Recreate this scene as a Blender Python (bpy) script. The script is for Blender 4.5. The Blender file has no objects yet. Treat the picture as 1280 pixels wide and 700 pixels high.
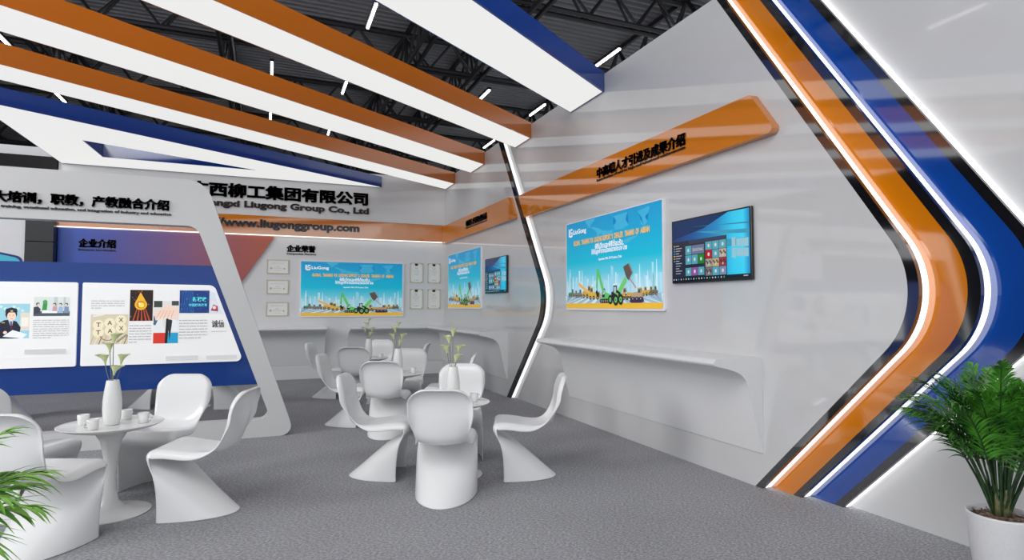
import bpy, bmesh, math, random
from math import sin, cos, pi, radians, sqrt
from mathutils import Vector, Matrix
random.seed(7)
S = bpy.context.scene
COL = S.collection

# ------------------------------------------------------------------ helpers
def lin(c):
    c = c / 255.0
    return c / 12.92 if c <= 0.04045 else ((c + 0.055) / 1.055) ** 2.4

def rgb(*c):
    return (lin(c[0]), lin(c[1]), lin(c[2]), 1.0)

_M = {}
def mat(name, col, rough=0.5, spec=0.5, metal=0.0, emis=0.0, ecol=None, coat=0.0, trans=0.0, noise=None, bump=0.0, bscale=200, ior=1.5):
    """plain principled material, optionally mottled by a fine noise"""
    if name in _M: return _M[name]
    m = bpy.data.materials.new(name); m.use_nodes = True
    nt = m.node_tree; b = nt.nodes['Principled BSDF']
    b.inputs['Base Color'].default_value = col
    b.inputs['Roughness'].default_value = rough
    b.inputs['Specular IOR Level'].default_value = spec
    b.inputs['Metallic'].default_value = metal; b.inputs['IOR'].default_value = ior
    b.inputs['Coat Weight'].default_value = coat
    b.inputs['Transmission Weight'].default_value = trans
    if emis:
        b.inputs['Emission Color'].default_value = ecol or col
        b.inputs['Emission Strength'].default_value = emis
    if noise or bump:
        tc = nt.nodes.new('ShaderNodeTexCoord')
        n = nt.nodes.new('ShaderNodeTexNoise'); n.inputs['Scale'].default_value = bscale
        n.inputs['Detail'].default_value = 3
        nt.links.new(tc.outputs['Object'], n.inputs['Vector'])
        if noise:
            r = nt.nodes.new('ShaderNodeMapRange')
            r.inputs['From Min'].default_value = 0.3; r.inputs['From Max'].default_value = 0.7
            r.inputs['To Min'].default_value = 1 - noise; r.inputs['To Max'].default_value = 1 + noise
            nt.links.new(n.outputs['Fac'], r.inputs['Value'])
            mx = nt.nodes.new('ShaderNodeVectorMath'); mx.operation = 'SCALE'
            mx.inputs[0].default_value = col[:3]
            nt.links.new(r.outputs['Result'], mx.inputs['Scale'])
            nt.links.new(mx.outputs['Vector'], b.inputs['Base Color'])
        if bump:
            bp = nt.nodes.new('ShaderNodeBump'); bp.inputs['Strength'].default_value = bump
            bp.inputs['Distance'].default_value = 0.002
            nt.links.new(n.outputs['Fac'], bp.inputs['Height'])
            nt.links.new(bp.outputs['Normal'], b.inputs['Normal'])
    _M[name] = m
    return m

def ramp_mat(name, axis, stops, lo, hi, rough=0.3, emis=0.0, spec=0.5):
    """printed colour gradient along one local axis of the object"""
    if name in _M: return _M[name]
    m = bpy.data.materials.new(name); m.use_nodes = True
    nt = m.node_tree; b = nt.nodes['Principled BSDF']
    b.inputs['Roughness'].default_value = rough
    b.inputs['Specular IOR Level'].default_value = spec
    tc = nt.nodes.new('ShaderNodeTexCoord'); sp = nt.nodes.new('ShaderNodeSeparateXYZ')
    mr = nt.nodes.new('ShaderNodeMapRange')
    mr.inputs['From Min'].default_value = lo; mr.inputs['From Max'].default_value = hi
    cr = nt.nodes.new('ShaderNodeValToRGB')
    nt.links.new(tc.outputs['Object'], sp.inputs[0])
    nt.links.new(sp.outputs['XYZ'.index(axis)], mr.inputs['Value'])
    nt.links.new(mr.outputs['Result'], cr.inputs['Fac'])
    el = cr.color_ramp.elements
    while len(el) > 1: el.remove(el[-1])
    el[0].position = stops[0][0]; el[0].color = rgb(*stops[0][1])
    for p, c in stops[1:]:
        e = el.new(p); e.color = rgb(*c)
    nt.links.new(cr.outputs['Color'], b.inputs['Base Color'])
    if emis:
        nt.links.new(cr.outputs['Color'], b.inputs['Emission Color'])
        b.inputs['Emission Strength'].default_value = emis
    _M[name] = m
    return m

def empty(name, loc=(0, 0, 0), rz=0.0, label=None, cat=None, group=None, parent=None):
    o = bpy.data.objects.new(name, None); COL.objects.link(o)
    o.empty_display_size = 0.1
    o.location = loc; o.rotation_euler = (0, 0, rz)
    if parent: o.parent = parent
    tag(o, label, cat, group)
    return o

def tag(o, label=None, cat=None, group=None, kind=None):
    if label: o['label'] = label
    if cat: o['category'] = cat
    if group: o['group'] = group
    if kind: o['kind'] = kind
    return o

def link(name, me, mats=None, parent=None, loc=(0, 0, 0), smooth=False):
    if mats:
        for m in (mats if isinstance(mats, (list, tuple)) else [mats]): me.materials.append(m)
    if smooth:
        for p in me.polygons: p.use_smooth = True
    o = bpy.data.objects.new(name, me); COL.objects.link(o)
    o.location = loc
    if parent: o.parent = parent
    return o

def bm_obj(name, bm, mats, parent=None, loc=(0, 0, 0), smooth=False):
    me = bpy.data.meshes.new(name)
    bmesh.ops.recalc_face_normals(bm, faces=bm.faces)
    bm.to_mesh(me); bm.free()
    return link(name, me, mats, parent, loc, smooth)

def box(bm, x0, x1, y0, y1, z0, z1, mi=0):
    v = [bm.verts.new(p) for p in ((x0,y0,z0),(x1,y0,z0),(x1,y1,z0),(x0,y1,z0),(x0,y0,z1),(x1,y0,z1),(x1,y1,z1),(x0,y1,z1))]
    for f in ((0,3,2,1),(4,5,6,7),(0,1,5,4),(1,2,6,5),(2,3,7,6),(3,0,4,7)):
        bm.faces.new([v[i] for i in f]).material_index = mi
    return v

def bevel_all(bm, w, seg=2):
    bmesh.ops.bevel(bm, geom=list(bm.edges), offset=w, segments=seg, affect='EDGES', profile=0.5)

def prism(bm, pts, a, b, plane='xz', mi=0, mi_side=None):
    """solid from a closed 2D outline between depth a and b; the outline lies in the named plane"""
    def P(p, d):
        if plane == 'xz': return (p[0], d, p[1])
        if plane == 'yz': return (d, p[0], p[1])
        return (p[0], p[1], d)
    A = [bm.verts.new(P(p, a)) for p in pts]; B = [bm.verts.new(P(p, b)) for p in pts]
    n = len(pts)
    f1 = bm.faces.new(A); f2 = bm.faces.new(B[::-1])
    f1.material_index = mi; f2.material_index = mi
    for i in range(n):
        f = bm.faces.new((A[i], B[i], B[(i+1) % n], A[(i+1) % n]))
        f.material_index = mi if mi_side is None else mi_side
    bmesh.ops.triangulate(bm, faces=[f1, f2])

def fillet(pts, radii, seg=8):
    out = []; n = len(pts)
    for i, p in enumerate(pts):
        r = radii[i] if isinstance(radii, (list, tuple)) else radii
        p = Vector(p); a = Vector(pts[i-1]); c = Vector(pts[(i+1) % n])
        if r <= 0: out.append(tuple(p)); continue
        u = (a-p).normalized(); v = (c-p).normalized()
        ang = u.angle(v); t = r / math.tan(ang/2)
        cen = p + (u+v).normalized() * (r / sin(ang/2))
        s = p + u*t; e = p + v*t
        a0 = math.atan2(s.y-cen.y, s.x-cen.x); a1 = math.atan2(e.y-cen.y, e.x-cen.x)
        d = a1-a0
        while d > pi: d -= 2*pi
        while d < -pi: d += 2*pi
        for k in range(seg+1):
            q = a0 + d*k/seg
            out.append((cen.x + r*cos(q), cen.y + r*sin(q)))
    return out

def lathe(bm, prof, n=40, mi=0, cap=True):
    rings = []
    for r, z in prof:
        if r < 1e-5: rings.append([bm.verts.new((0, 0, z))])
        else: rings.append([bm.verts.new((r*cos(2*pi*k/n), r*sin(2*pi*k/n), z)) for k in range(n)])
    for A, B in zip(rings, rings[1:]):
        for k in range(n):
            k2 = (k+1) % n
            if len(A) == 1 and len(B) == 1: continue
            if len(A) == 1: f = bm.faces.new((A[0], B[k2], B[k]))
            elif len(B) == 1: f = bm.faces.new((A[k], A[k2], B[0]))
            else: f = bm.faces.new((A[k], A[k2], B[k2], B[k]))
            f.material_index = mi

def tube(bm, pts, rad, n=6, mi=0, cap=True):
    rings = []
    pts = [Vector(p) for p in pts]
    for i, p in enumerate(pts):
        t = (pts[min(i+1, len(pts)-1)] - pts[max(i-1, 0)]).normalized()
        ref = Vector((0, 0, 1)) if abs(t.z) < 0.9 else Vector((1, 0, 0))
        u = t.cross(ref).normalized(); v = t.cross(u)
        r = rad[i] if isinstance(rad, (list, tuple)) else rad
        rings.append([bm.verts.new(p + (u*cos(2*pi*k/n) + v*sin(2*pi*k/n))*r) for k in range(n)])
    for A, B in zip(rings, rings[1:]):
        for k in range(n):
            bm.faces.new((A[k], A[(k+1) % n], B[(k+1) % n], B[k])).material_index = mi
    if cap:
        bm.faces.new(rings[0][::-1]).material_index = mi; bm.faces.new(rings[-1]).material_index = mi

def catmull(P, n):
    out = []; m = len(P)
    for i in range(m-1):
        p0 = P[max(i-1, 0)]; p1 = P[i]; p2 = P[i+1]; p3 = P[min(i+2, m-1)]
        for k in range(n):
            t = k/n
            out.append(tuple(0.5*((2*b) + (-a+c)*t + (2*a-5*b+4*c-d)*t*t + (-a+3*b-3*c+d)*t**3)
                             for a, b, c, d in zip(p0, p1, p2, p3)))
    out.append(tuple(P[-1]))
    return out

# ------------------------------------------------------------------ lettering
_T = {}
def text_geo(body, bold=0.0, extrude=0.0):
    """flat or solid letters as (verts, faces, box), lying in xz and facing -y"""
    key = (body, bold, extrude)
    if key in _T: return _T[key]
    cu = bpy.data.curves.new('lettering_source', 'FONT')
    cu.body = body; cu.size = 1; cu.offset = bold; cu.extrude = extrude; cu.resolution_u = 3
    ob = bpy.data.objects.new('lettering_source', cu); COL.objects.link(ob)
    bpy.context.view_layer.update()
    dg = bpy.context.evaluated_depsgraph_get()
    me = bpy.data.meshes.new_from_object(ob.evaluated_get(dg))
    V = [(v.co.x, -v.co.z, v.co.y) for v in me.vertices]
    Fc = [tuple(p.vertices) for p in me.polygons]
    bpy.data.objects.remove(ob); bpy.data.curves.remove(cu); bpy.data.meshes.remove(me)
    xs = [v[0] for v in V] or [0, 1]; zs = [v[2] for v in V] or [0, 1]
    _T[key] = (V, Fc, (min(xs), max(xs), min(zs), max(zs)))
    return _T[key]

def add_text(bm, body, x0, x1, z0, z1, y=0.0, bold=0.0, depth=0.0, mi=0, rot=0.0, heavy=0.0):
    if heavy:   # thicken the strokes by laying slightly shifted copies over each other
        h = (z1-z0)*heavy
        for a_, b_ in ((0, 0), (2, 0), (0, 2), (2, 2), (1, 1)):
            add_text(bm, body, x0+(a_-1)*h+h, x1+(a_-1)*h-h, z0+(b_-1)*h*.6+h*.6, z1+(b_-1)*h*.6-h*.6, y, bold, depth, mi, rot)
        return
    _add_text(bm, body, x0, x1, z0, z1, y, bold, depth, mi, rot)

def _add_text(bm, body, x0, x1, z0, z1, y=0.0, bold=0.0, depth=0.0, mi=0, rot=0.0):
    """letters stretched to fill the given box; depth in metres gives solid letters standing out to -y"""
    V, Fc, (a, b, c, d) = text_geo(body, bold, 0.1 if depth else 0.0)
    sx = (x1-x0)/(b-a); sz = (z1-z0)/(d-c)
    cx, cz = (x0+x1)/2, (z0+z1)/2
    vs = []
    for v in V:
        px = x0 + (v[0]-a)*sx - cx; pz = z0 + (v[2]-c)*sz - cz
        px, pz = px*cos(rot) - pz*sin(rot), px*sin(rot) + pz*cos(rot)
        vs.append(bm.verts.new((cx+px, y + (v[1]-0.1)*5*depth if depth else y, cz+pz)))
    for f in Fc:
        try: bm.faces.new([vs[i] for i in f]).material_index = mi
        except ValueError: pass

class Art:
    """a print: coloured flat shapes in thin layers of ink, one mesh with many materials"""
    def __init__(s, k=1.0, emis=0.0, rough=0.35):
        s.bm = bmesh.new(); s.mats = []; s.idx = {}; s.k = k; s.emis = emis; s.rough = rough; s.y = 0.0
    def m(s, c):
        if not isinstance(c, tuple): key = c.name; mm = c
        else:
            key = 'ink_%d_%d_%d_%g_%g' % (c + (s.k, s.emis))
            if key not in s.idx:
                r = rgb(*c); r = tuple(min(0.95, q*s.k) for q in r[:3]) + (1,)
                mm = mat(key, r, rough=s.rough, emis=s.emis, ecol=rgb(*c), spec=0.4)
        if key not in s.idx:
            s.idx[key] = len(s.mats); s.mats.append(mm)
        return s.idx[key]
    def poly(s, pts, c, lay=None):
        s.y -= 0.00004
        vs = [s.bm.verts.new((p[0], s.y if lay is None else lay, p[1])) for p in pts]
        f = s.bm.faces.new(vs); f.material_index = s.m(c)
        if len(pts) > 4: bmesh.ops.triangulate(s.bm, faces=[f])
    def rect(s, x0, x1, z0, z1, c): s.poly([(x0,z0),(x1,z0),(x1,z1),(x0,z1)], c)
    def disc(s, x, z, r, c, rz=None, n=14):
        rz = rz or r
        s.poly([(x+r*cos(2*pi*k/n), z+rz*sin(2*pi*k/n)) for k in range(n)], c)
    def line(s, pts, w, c):
        for (a, b), (e, f) in zip(pts, pts[1:]):
            d = Vector((e-a, f-b)); L = d.length or 1; n = Vector((-d.y, d.x))/L*w/2
            s.poly([(a+n.x, b+n.y), (a-n.x, b-n.y), (e-n.x, f-n.y), (e+n.x, f+n.y)], c)
    def text(s, body, x0, x1, z0, z1, c, bold=0.0, rot=0.0):
        s.y -= 0.00004
        add_text(s.bm, body, x0, x1, z0, z1, s.y, bold, 0, s.m(c), rot)
    def lines(s, x0, x1, z0, z1, n, c, h=0.4, last=0.6):
        """rows of small unreadable print"""
        p = (z1-z0)/n; rr = random.Random(int(abs(x0)*1000)+n)
        for i in range(n):
            z = z1 - (i+1)*p; xe = x1 if i < n-1 else x0 + (x1-x0)*last
            x = x0
            while x < xe:
                w = min(rr.uniform(0.02, 0.07), xe-x)
                s.rect(x, x+w, z, z+p*h, c); x += w + 0.006
    def done(s, name, parent):
        me = bpy.data.meshes.new(name); s.bm.to_mesh(me); s.bm.free()
        return link(name, me, s.mats, parent)

# ------------------------------------------------------------------ materials
WHITE = mat('white_lacquer_wall', (0.60, 0.60, 0.61, 1), rough=0.045, noise=0.015, bscale=3, ior=1.7)
BACKWHITE = mat('satin_white_wall', (0.72, 0.72, 0.735, 1), rough=0.35, spec=0.4, noise=0.015, bscale=3)
FASCIAW = mat('gloss_white_fascia', (0.70, 0.70, 0.71, 1), rough=0.10, spec=0.5)
COUNTER = mat('matt_white_counter', (0.76, 0.76, 0.77, 1), rough=0.35, noise=0.01, bscale=60)
FRAME = mat('satin_grey_white_frame', (0.62, 0.62, 0.62, 1), rough=0.45, noise=0.01, bscale=60)
ORANGE = mat('gloss_orange', (0.64, 0.19, 0.004, 1), rough=0.05, ior=2.45)
ORANGE_B = mat('orange_beam_paint', (0.62, 0.16, 0.008, 1), rough=0.14, ior=1.7)
BLUE = mat('gloss_blue', (0.005, 0.055, 0.31, 1), rough=0.05, ior=2.5)
BLUE_B = mat('blue_beam_paint', (0.010, 0.055, 0.32, 1), rough=0.14, ior=1.7)
BLUE_P = mat('satin_blue_panel', (0.010, 0.050, 0.25, 1), rough=0.10, ior=1.4)
BLACK = mat('gloss_black', (0.008, 0.008, 0.011, 1), rough=0.05, ior=3.0)
LETTER = mat('black_letter_acrylic', (0.008, 0.007, 0.008, 1), rough=0.12, spec=0.6)
LED = mat('led_strip_light', (0.9, 0.9, 0.9, 1), rough=0.5, emis=1.0, ecol=(1, 1, 1, 1))
LED2 = mat('bright_led_strip_light', (0.9, 0.9, 0.9, 1), rough=0.5, emis=1.6, ecol=(1, 1, 1, 1))
LED3 = mat('dim_led_strip_light', (0.9, 0.9, 0.9, 1), rough=0.5, emis=1.0, ecol=(1, 0.97, 0.92, 1))
DIFF = mat('lit_white_diffuser', (0.25, 0.25, 0.25, 1), rough=0.6, spec=0.1, emis=0.70, ecol=(1, 1, 0.985, 1))
CHAIR = mat('white_chair_plastic', (0.78, 0.78, 0.785, 1), rough=0.22, spec=0.5)
TABLE = mat('white_table_lacquer', (0.76, 0.76, 0.76, 1), rough=0.2)
CERAM = mat('white_ceramic', (0.78, 0.78, 0.77, 1), rough=0.25, noise=0.02, bscale=80)
POT = mat('white_pot_ceramic', (0.62, 0.62, 0.64, 1), rough=0.4, noise=0.03, bscale=90)
BARK = mat('bark_chip_soil', (0.16, 0.10, 0.075, 1), rough=0.9, noise=0.8, bscale=60, bump=1.0)
STEEL = mat('dark_roof_steel', (0.03, 0.03, 0.034, 1), rough=0.45, spec=0.5)
DECK = mat('corrugated_roof_deck', (0.42, 0.425, 0.45, 1), rough=0.4, spec=0.5)
BLACKT = mat('black_chevron_trim', (0.008, 0.008, 0.011, 1), rough=0.08, ior=1.6)
LED4 = mat('soft_led_strip_light', (0.9, 0.9, 0.9, 1), rough=0.5, emis=0.75, ecol=(1, 1, 1, 1))
DARKG = mat('black_glossy_beam', (0.003, 0.003, 0.004, 1), rough=0.3, spec=0.15)
DARK = mat('black_booth_panel', (0.012, 0.012, 0.014, 1), rough=0.25)
HALL = mat('dark_hall_wall', (0.01, 0.01, 0.012, 1), rough=0.8)

def carpet():
    m = bpy.data.materials.new('grey_loop_carpet'); m.use_nodes = True
    nt = m.node_tree; b = nt.nodes['Principled BSDF']; b.inputs['Roughness'].default_value = 0.95
    b.inputs['Specular IOR Level'].default_value = 0.15
    tc = nt.nodes.new('ShaderNodeTexCoord')
    mp = nt.nodes.new('ShaderNodeMapping'); mp.inputs['Scale'].default_value = (1, 1.7, 1)
    mp.inputs['Rotation'].default_value = (0, 0, 0.35)
    n1 = nt.nodes.new('ShaderNodeTexNoise'); n1.inputs['Scale'].default_value = 48; n1.inputs['Detail'].default_value = 4
    n1.inputs['Roughness'].default_value = 0.75
    n2 = nt.nodes.new('ShaderNodeTexNoise'); n2.inputs['Scale'].default_value = 1.1; n2.inputs['Detail'].default_value = 2
    nt.links.new(tc.outputs['Object'], mp.inputs['Vector'])
    nt.links.new(mp.outputs['Vector'], n1.inputs['Vector']); nt.links.new(tc.outputs['Object'], n2.inputs['Vector'])
    cr = nt.nodes.new('ShaderNodeValToRGB'); e = cr.color_ramp.elements
    e[0].position = 0.34; e[0].color = (0.18, 0.182, 0.198, 1)
    e[1].position = 0.66; e[1].color = (0.50, 0.50, 0.52, 1)
    e3 = cr.color_ramp.elements.new(0.5); e3.color = (0.30, 0.302, 0.32, 1)
    nt.links.new(n1.outputs['Fac'], cr.inputs['Fac'])
    mr = nt.nodes.new('ShaderNodeMapRange'); mr.inputs['From Min'].default_value = 0.3; mr.inputs['From Max'].default_value = 0.7
    mr.inputs['To Min'].default_value = 0.94; mr.inputs['To Max'].default_value = 1.06
    nt.links.new(n2.outputs['Fac'], mr.inputs['Value'])
    sc = nt.nodes.new('ShaderNodeVectorMath'); sc.operation = 'SCALE'
    nt.links.new(cr.outputs['Color'], sc.inputs[0]); nt.links.new(mr.outputs['Result'], sc.inputs['Scale'])
    nt.links.new(sc.outputs['Vector'], b.inputs['Base Color'])
    bp = nt.nodes.new('ShaderNodeBump'); bp.inputs['Strength'].default_value = 0.5; bp.inputs['Distance'].default_value = 0.004
    nt.links.new(n1.outputs['Fac'], bp.inputs['Height']); nt.links.new(bp.outputs['Normal'], b.inputs['Normal'])
    return m

def leaf_mat(name, c0, c1):
    m = bpy.data.materials.new(name); m.use_nodes = True
    nt = m.node_tree; b = nt.nodes['Principled BSDF']; b.inputs['Roughness'].default_value = 0.35
    tc = nt.nodes.new('ShaderNodeTexCoord'); n = nt.nodes.new('ShaderNodeTexNoise'); n.inputs['Scale'].default_value = 9
    nt.links.new(tc.outputs['Object'], n.inputs['Vector'])
    cr = nt.nodes.new('ShaderNodeValToRGB'); e = cr.color_ramp.elements
    e[0].position = 0.35; e[0].color = c0; e[1].position = 0.65; e[1].color = c1
    nt.links.new(n.outputs['Fac'], cr.inputs['Fac']); nt.links.new(cr.outputs['Color'], b.inputs['Base Color'])
    return m
LEAF = leaf_mat('palm_leaf', (0.014, 0.085, 0.006, 1), (0.075, 0.30, 0.022, 1))  # varied leaf greens; the dark end also stands in for shadow inside the foliage
LEAF2 = leaf_mat('palm_leaf_pale', (0.11, 0.32, 0.03, 1), (0.27, 0.52, 0.10, 1))
STEM = mat('palm_stem', (0.018, 0.05, 0.014, 1), rough=0.4, noise=0.5, bscale=30)
SHEATH = mat('palm_stem_sheath', (0.11, 0.105, 0.045, 1), rough=0.7, noise=0.5, bscale=40)

# ------------------------------------------------------------------ shared chevron outline (y as a function of height)
TOPZ = 4.36
def chev(z):
    if z > 1.933: return 2.378 + (z-1.538)/1.508
    if z < 1.197: return 2.378 - (z-1.538)/1.037
    return 3.131 - sqrt(0.59**2 - (z-1.6065)**2)
ZS = [0, 0.3, 0.6, 0.9, 1.1] + [1.197 + (1.933-1.197)*k/22 for k in range(23)] + [2.1, 2.6, 3.2, 3.8, TOPZ]

def strip(bm, fa, fb, x0, x1, mi=0, zs=ZS):
    """upright slab whose two edges follow the outlines fa (far) and fb (near), from depth x0 to x1"""
    rows = [[bm.verts.new(p) for p in ((x0, fa(z), z), (x0, fb(z), z), (x1, fb(z), z), (x1, fa(z), z))] for z in zs]
    for A, B in zip(rows, rows[1:]):
        for k in range(4):
            bm.faces.new((A[k], A[(k+1) % 4], B[(k+1) % 4], B[k])).material_index = mi
    bm.faces.new(rows[0][::-1]).material_index = mi; bm.faces.new(rows[-1]).material_index = mi
sh = lambda d: (lambda z: chev(z) - d)

XL, XM, XN = 3.71, 3.80, 4.08          # far, middle and near wall panel faces
YB = 13.0                              # back wall
FY = 12.9                              # fascia face

# ------------------------------------------------------------------ the setting
bm = bmesh.new(); box(bm, -26, 26, -10, 47, -0.1, 0)
tag(bm_obj('floor', bm, carpet()), kind='structure')

bm = bmesh.new(); strip(bm, lambda z: 13.2, sh(-5.32), XL, 4.3)
tag(bm_obj('wall_right', bm, WHITE), 'far white wall panel ending in a chevron edge', kind='structure')
bm = bmesh.new(); strip(bm, sh(-5.32+0.0), sh(0), XM, 4.3)
tag(bm_obj('wall_right', bm, WHITE), 'middle white wall panel between the two chevrons', kind='structure')
bm = bmesh.new(); strip(bm, sh(0.655), lambda z: -3.0, XN, 4.3)
tag(bm_obj('wall_right', bm, WHITE), 'near white wall panel behind the palm', kind='structure')
bm = bmesh.new(); box(bm, -8.0, XL, YB, YB+0.2, 0, TOPZ)
tag(bm_obj('wall_back', bm, BACKWHITE), kind='structure')
# fine panel joint lines on the far walls
for n, (a, b, c, d, e, f) in enumerate(((0.2, XL, YB-0.003, YB, 2.892, 2.897), (XL-0.003, XL, 7.6, 12.9, 2.850, 2.855))):
    pass

# thin black chevron trim with its light strip at the end of the far panel
t = empty('chevron_trim', (0, 0, 0), 0, 'thin black chevron strip lit along one edge between far and middle wall panels', 'wall trim')
bm = bmesh.new(); strip(bm, sh(-5.32), sh(-5.20), XL, XL+0.035)
bm_obj('black_edge', bm, BLACKT, t)
bm = bmesh.new(); strip(bm, sh(-5.32), sh(-5.202), XL+0.035, XM)
bm_obj('light_strip', bm, LED4, t)

# orange and blue bands
t = empty('wall_band', (0, 0, 0), 0, 'tall glossy orange chevron band on the right wall', 'wall band')
bm = bmesh.new(); strip(bm, sh(0), sh(0.072), XM, XM+0.035); bm_obj('black_edge', bm, BLACK, t)
bm = bmesh.new(); strip(bm, sh(0), sh(0.070), XM+0.035, 3.90); bm_obj('light_strip', bm, LED, t)
bm = bmesh.new(); strip(bm, sh(0.0), sh(0.295), 3.90, 3.935); bm_obj('orange_panel', bm, ORANGE, t)
t = empty('wall_band', (0, 0, 0), 0, 'tall glossy blue chevron band on the right wall', 'wall band')
bm = bmesh.new(); strip(bm, sh(0.295), sh(0.367), 3.90, 3.935); bm_obj('black_edge', bm, BLACK, t)
bm = bmesh.new(); strip(bm, sh(0.2), sh(0.365), 3.935, 4.0); bm_obj('light_strip', bm, LED, t)
bm = bmesh.new(); strip(bm, sh(0.2), sh(0.582), 4.0, 4.03); bm_obj('blue_panel', bm, BLUE, t)
bm = bmesh.new(); strip(bm, sh(0.582), sh(0.655), 4.0, 4.03); bm_obj('black_edge', bm, BLACK, t)
bm = bmesh.new(); strip(bm, sh(0.4), sh(0.653), 4.03, 4.08); bm_obj('light_strip', bm, LED2, t)

# ------------------------------------------------------------------ far hall: roof deck, trusses, lamps, end wall
bm = bmesh.new()
y = -4.0; prev = None; P = 0.22
xa, xb = -24.0, 18.0
prof = [(0, 0), (0.08, 0), (0.10, 0.09), (0.20, 0.09)]
rows = []
while y < 46:
    for dy, dz in prof: rows.append((bm.verts.new((xa, y+dy, 8.9+dz)), bm.verts.new((xb, y+dy, 8.9+dz))))
    y += P
for A, B in zip(rows, rows[1:]): bm.faces.new((A[0], A[1], B[1], B[0]))
tag(bm_obj('ceiling', bm, DECK), kind='structure')
bm = bmesh.new(); box(bm, -24, 18, 46, 46.3, 0, 9)
tag(bm_obj('wall_hall_end', bm, HALL), kind='structure')

bm = bmesh.new(); box(bm, -24.3, -24, -4, 46.3, 0, 9)
tag(bm_obj('wall_hall_left', bm, HALL), kind='structure')
def truss(L, H=1.0, bay=1.1, r=0.045):
    bm = bmesh.new(); n = max(2, int(L/bay))
    for s in (-0.12, 0.12):
        tube(bm, [(0, s, 0), (L, s, 0)], r, 6)
    tube(bm, [(0, 0, H), (L, 0, H)], r*1.3, 6)
    for i in range(n):
        x0, x1 = L*i/n, L*(i+1)/n; xm = (x0+x1)/2
        for s in (-0.12, 0.12):
            tube(bm, [(x0, s, 0), (xm, 0, H)], r*0.6, 5); tube(bm, [(xm, 0, H), (x1, s, 0)], r*0.6, 5)
        tube(bm, [(x0, -0.12, 0), (x0, 0.12, 0)], r*0.5, 4)
    me = bpy.data.meshes.new('roof_truss'); bmesh.ops.recalc_face_normals(bm, faces=bm.faces); bm.to_mesh(me); bm.free()
    me.materials.append(STEEL)
    return me
mx = truss(42, 0.85, 1.25, 0.055); my = truss(48, 1.1, 1.5, 0.06)
for i, y in enumerate([4.5, 9.0, 11.4, 15.6, 20.0, 24.4, 28.8, 33.2, 40]):
    o = link('roof_truss', mx, None, None, (-24, y, 7.95))
    tag(o, 'black steel lattice truss running across under the corrugated hall roof', 'truss', 'roof trusses running across the hall')
for i, x in enumerate([-16, -10.8, -5.2, -1.0, 3.4, 5.2, 9.2, 12.5]):
    o = link('roof_truss', my, None, None, (x, -3, 7.75)); o.rotation_euler = (0, 0, pi/2)
    tag(o, 'black steel lattice truss running lengthwise under the corrugated hall roof', 'truss', 'roof trusses running along the hall')
# suspended linear lamps
LAMP = mat('hall_lamp_tube', (1, 1, 1, 1), emis=6.0, ecol=(1, 1, 1, 1))
bm = bmesh.new(); box(bm, -0.055, 0.055, -0.62, 0.62, 0.02, 0.09); housing = bpy.data.meshes.new('lamp_housing'); bm.to_mesh(housing); bm.free(); housing.materials.append(STEEL)
bm = bmesh.new(); box(bm, -0.028, 0.028, -0.60, 0.60, -0.02, 0.02); tubeme = bpy.data.meshes.new('lamp_tube'); bm.to_mesh(tubeme); bm.free(); tubeme.materials.append(LAMP)
spots = [(8.15, 13.15), (8.2, 17.6), (8.15, 22.1), (6.1, 17.1), (5.23, 22.2), (2.08, 13.25), (2.04, 17.9), (2.05, 22.6), (0.03, 17.4), (0.02, 21.8), (-6.05, 17.8), (-6.05, 22.2), (-10.05, 31.0)]
spots += [(x, y) for x in (-10, -6, -2, 2) for y in (-1.0, 3.6, 8.2)]
for x, y in spots:
    g = empty('linear_ceiling_lamp', (x, y, 8.0), 0, 'short lit tube lamp hung along the dark hall roof', 'ceiling lamp', 'tube lamps under the hall roof')
    link('lamp_housing', housing, None, g); link('lamp_tube', tubeme, None, g)

# ------------------------------------------------------------------ light box beams
def beam(name, label, yl, yr, slope, xw, body, zb=4.14, zt=4.38, x0=-3.5):
    """box beam that meets the wall x = xw between yl (far) and yr (near)"""
    t = empty(name, (xw, (yl+yr)/2, zb), 0, label, 'light beam', None)
    def pt(x, y): return (x-xw, y + slope*(x-xw) - (yl+yr)/2)
    g = 0.0
    out = [pt(xw, yl), pt(xw, yr), (x0-xw, pt(x0, yr)[1]), (x0-xw, pt(x0, yl)[1])]
    bm = bmesh.new(); prism(bm, out, 0.0, zt-zb, 'xy'); bm_obj('beam_body', bm, body, t)
    e = 0.018
    inn = [(-e*1.4, pt(xw, yl)[1]-e*2), (-e*1.4, pt(xw, yr)[1]+e), (x0-xw+e, pt(x0, yr)[1]+e), (x0-xw+e, pt(x0, yl)[1]-e)]
    bm = bmesh.new(); prism(bm, inn, -0.004, 0.002, 'xy'); bm_obj('light_diffuser', bm, DIFF, t)
beam('ceiling_beam', 'blue sided light beam nearest the camera, widest of the parallel ceiling beams', 7.075, 6.200, 0.667, XM, BLUE_B)
beam('ceiling_beam', 'orange sided light beam ending above the thin chevron, next to the blue one', 9.015, 8.378, 0.652, XM, ORANGE_B)
beam('ceiling_beam', 'orange sided light beam, middle of the three orange ceiling beams', 11.06, 10.28, 0.655, XL, ORANGE_B)
beam('ceiling_beam', 'orange sided light beam furthest back, ending at the room corner', 12.85, 12.17, 0.645, XL, ORANGE_B)

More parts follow.
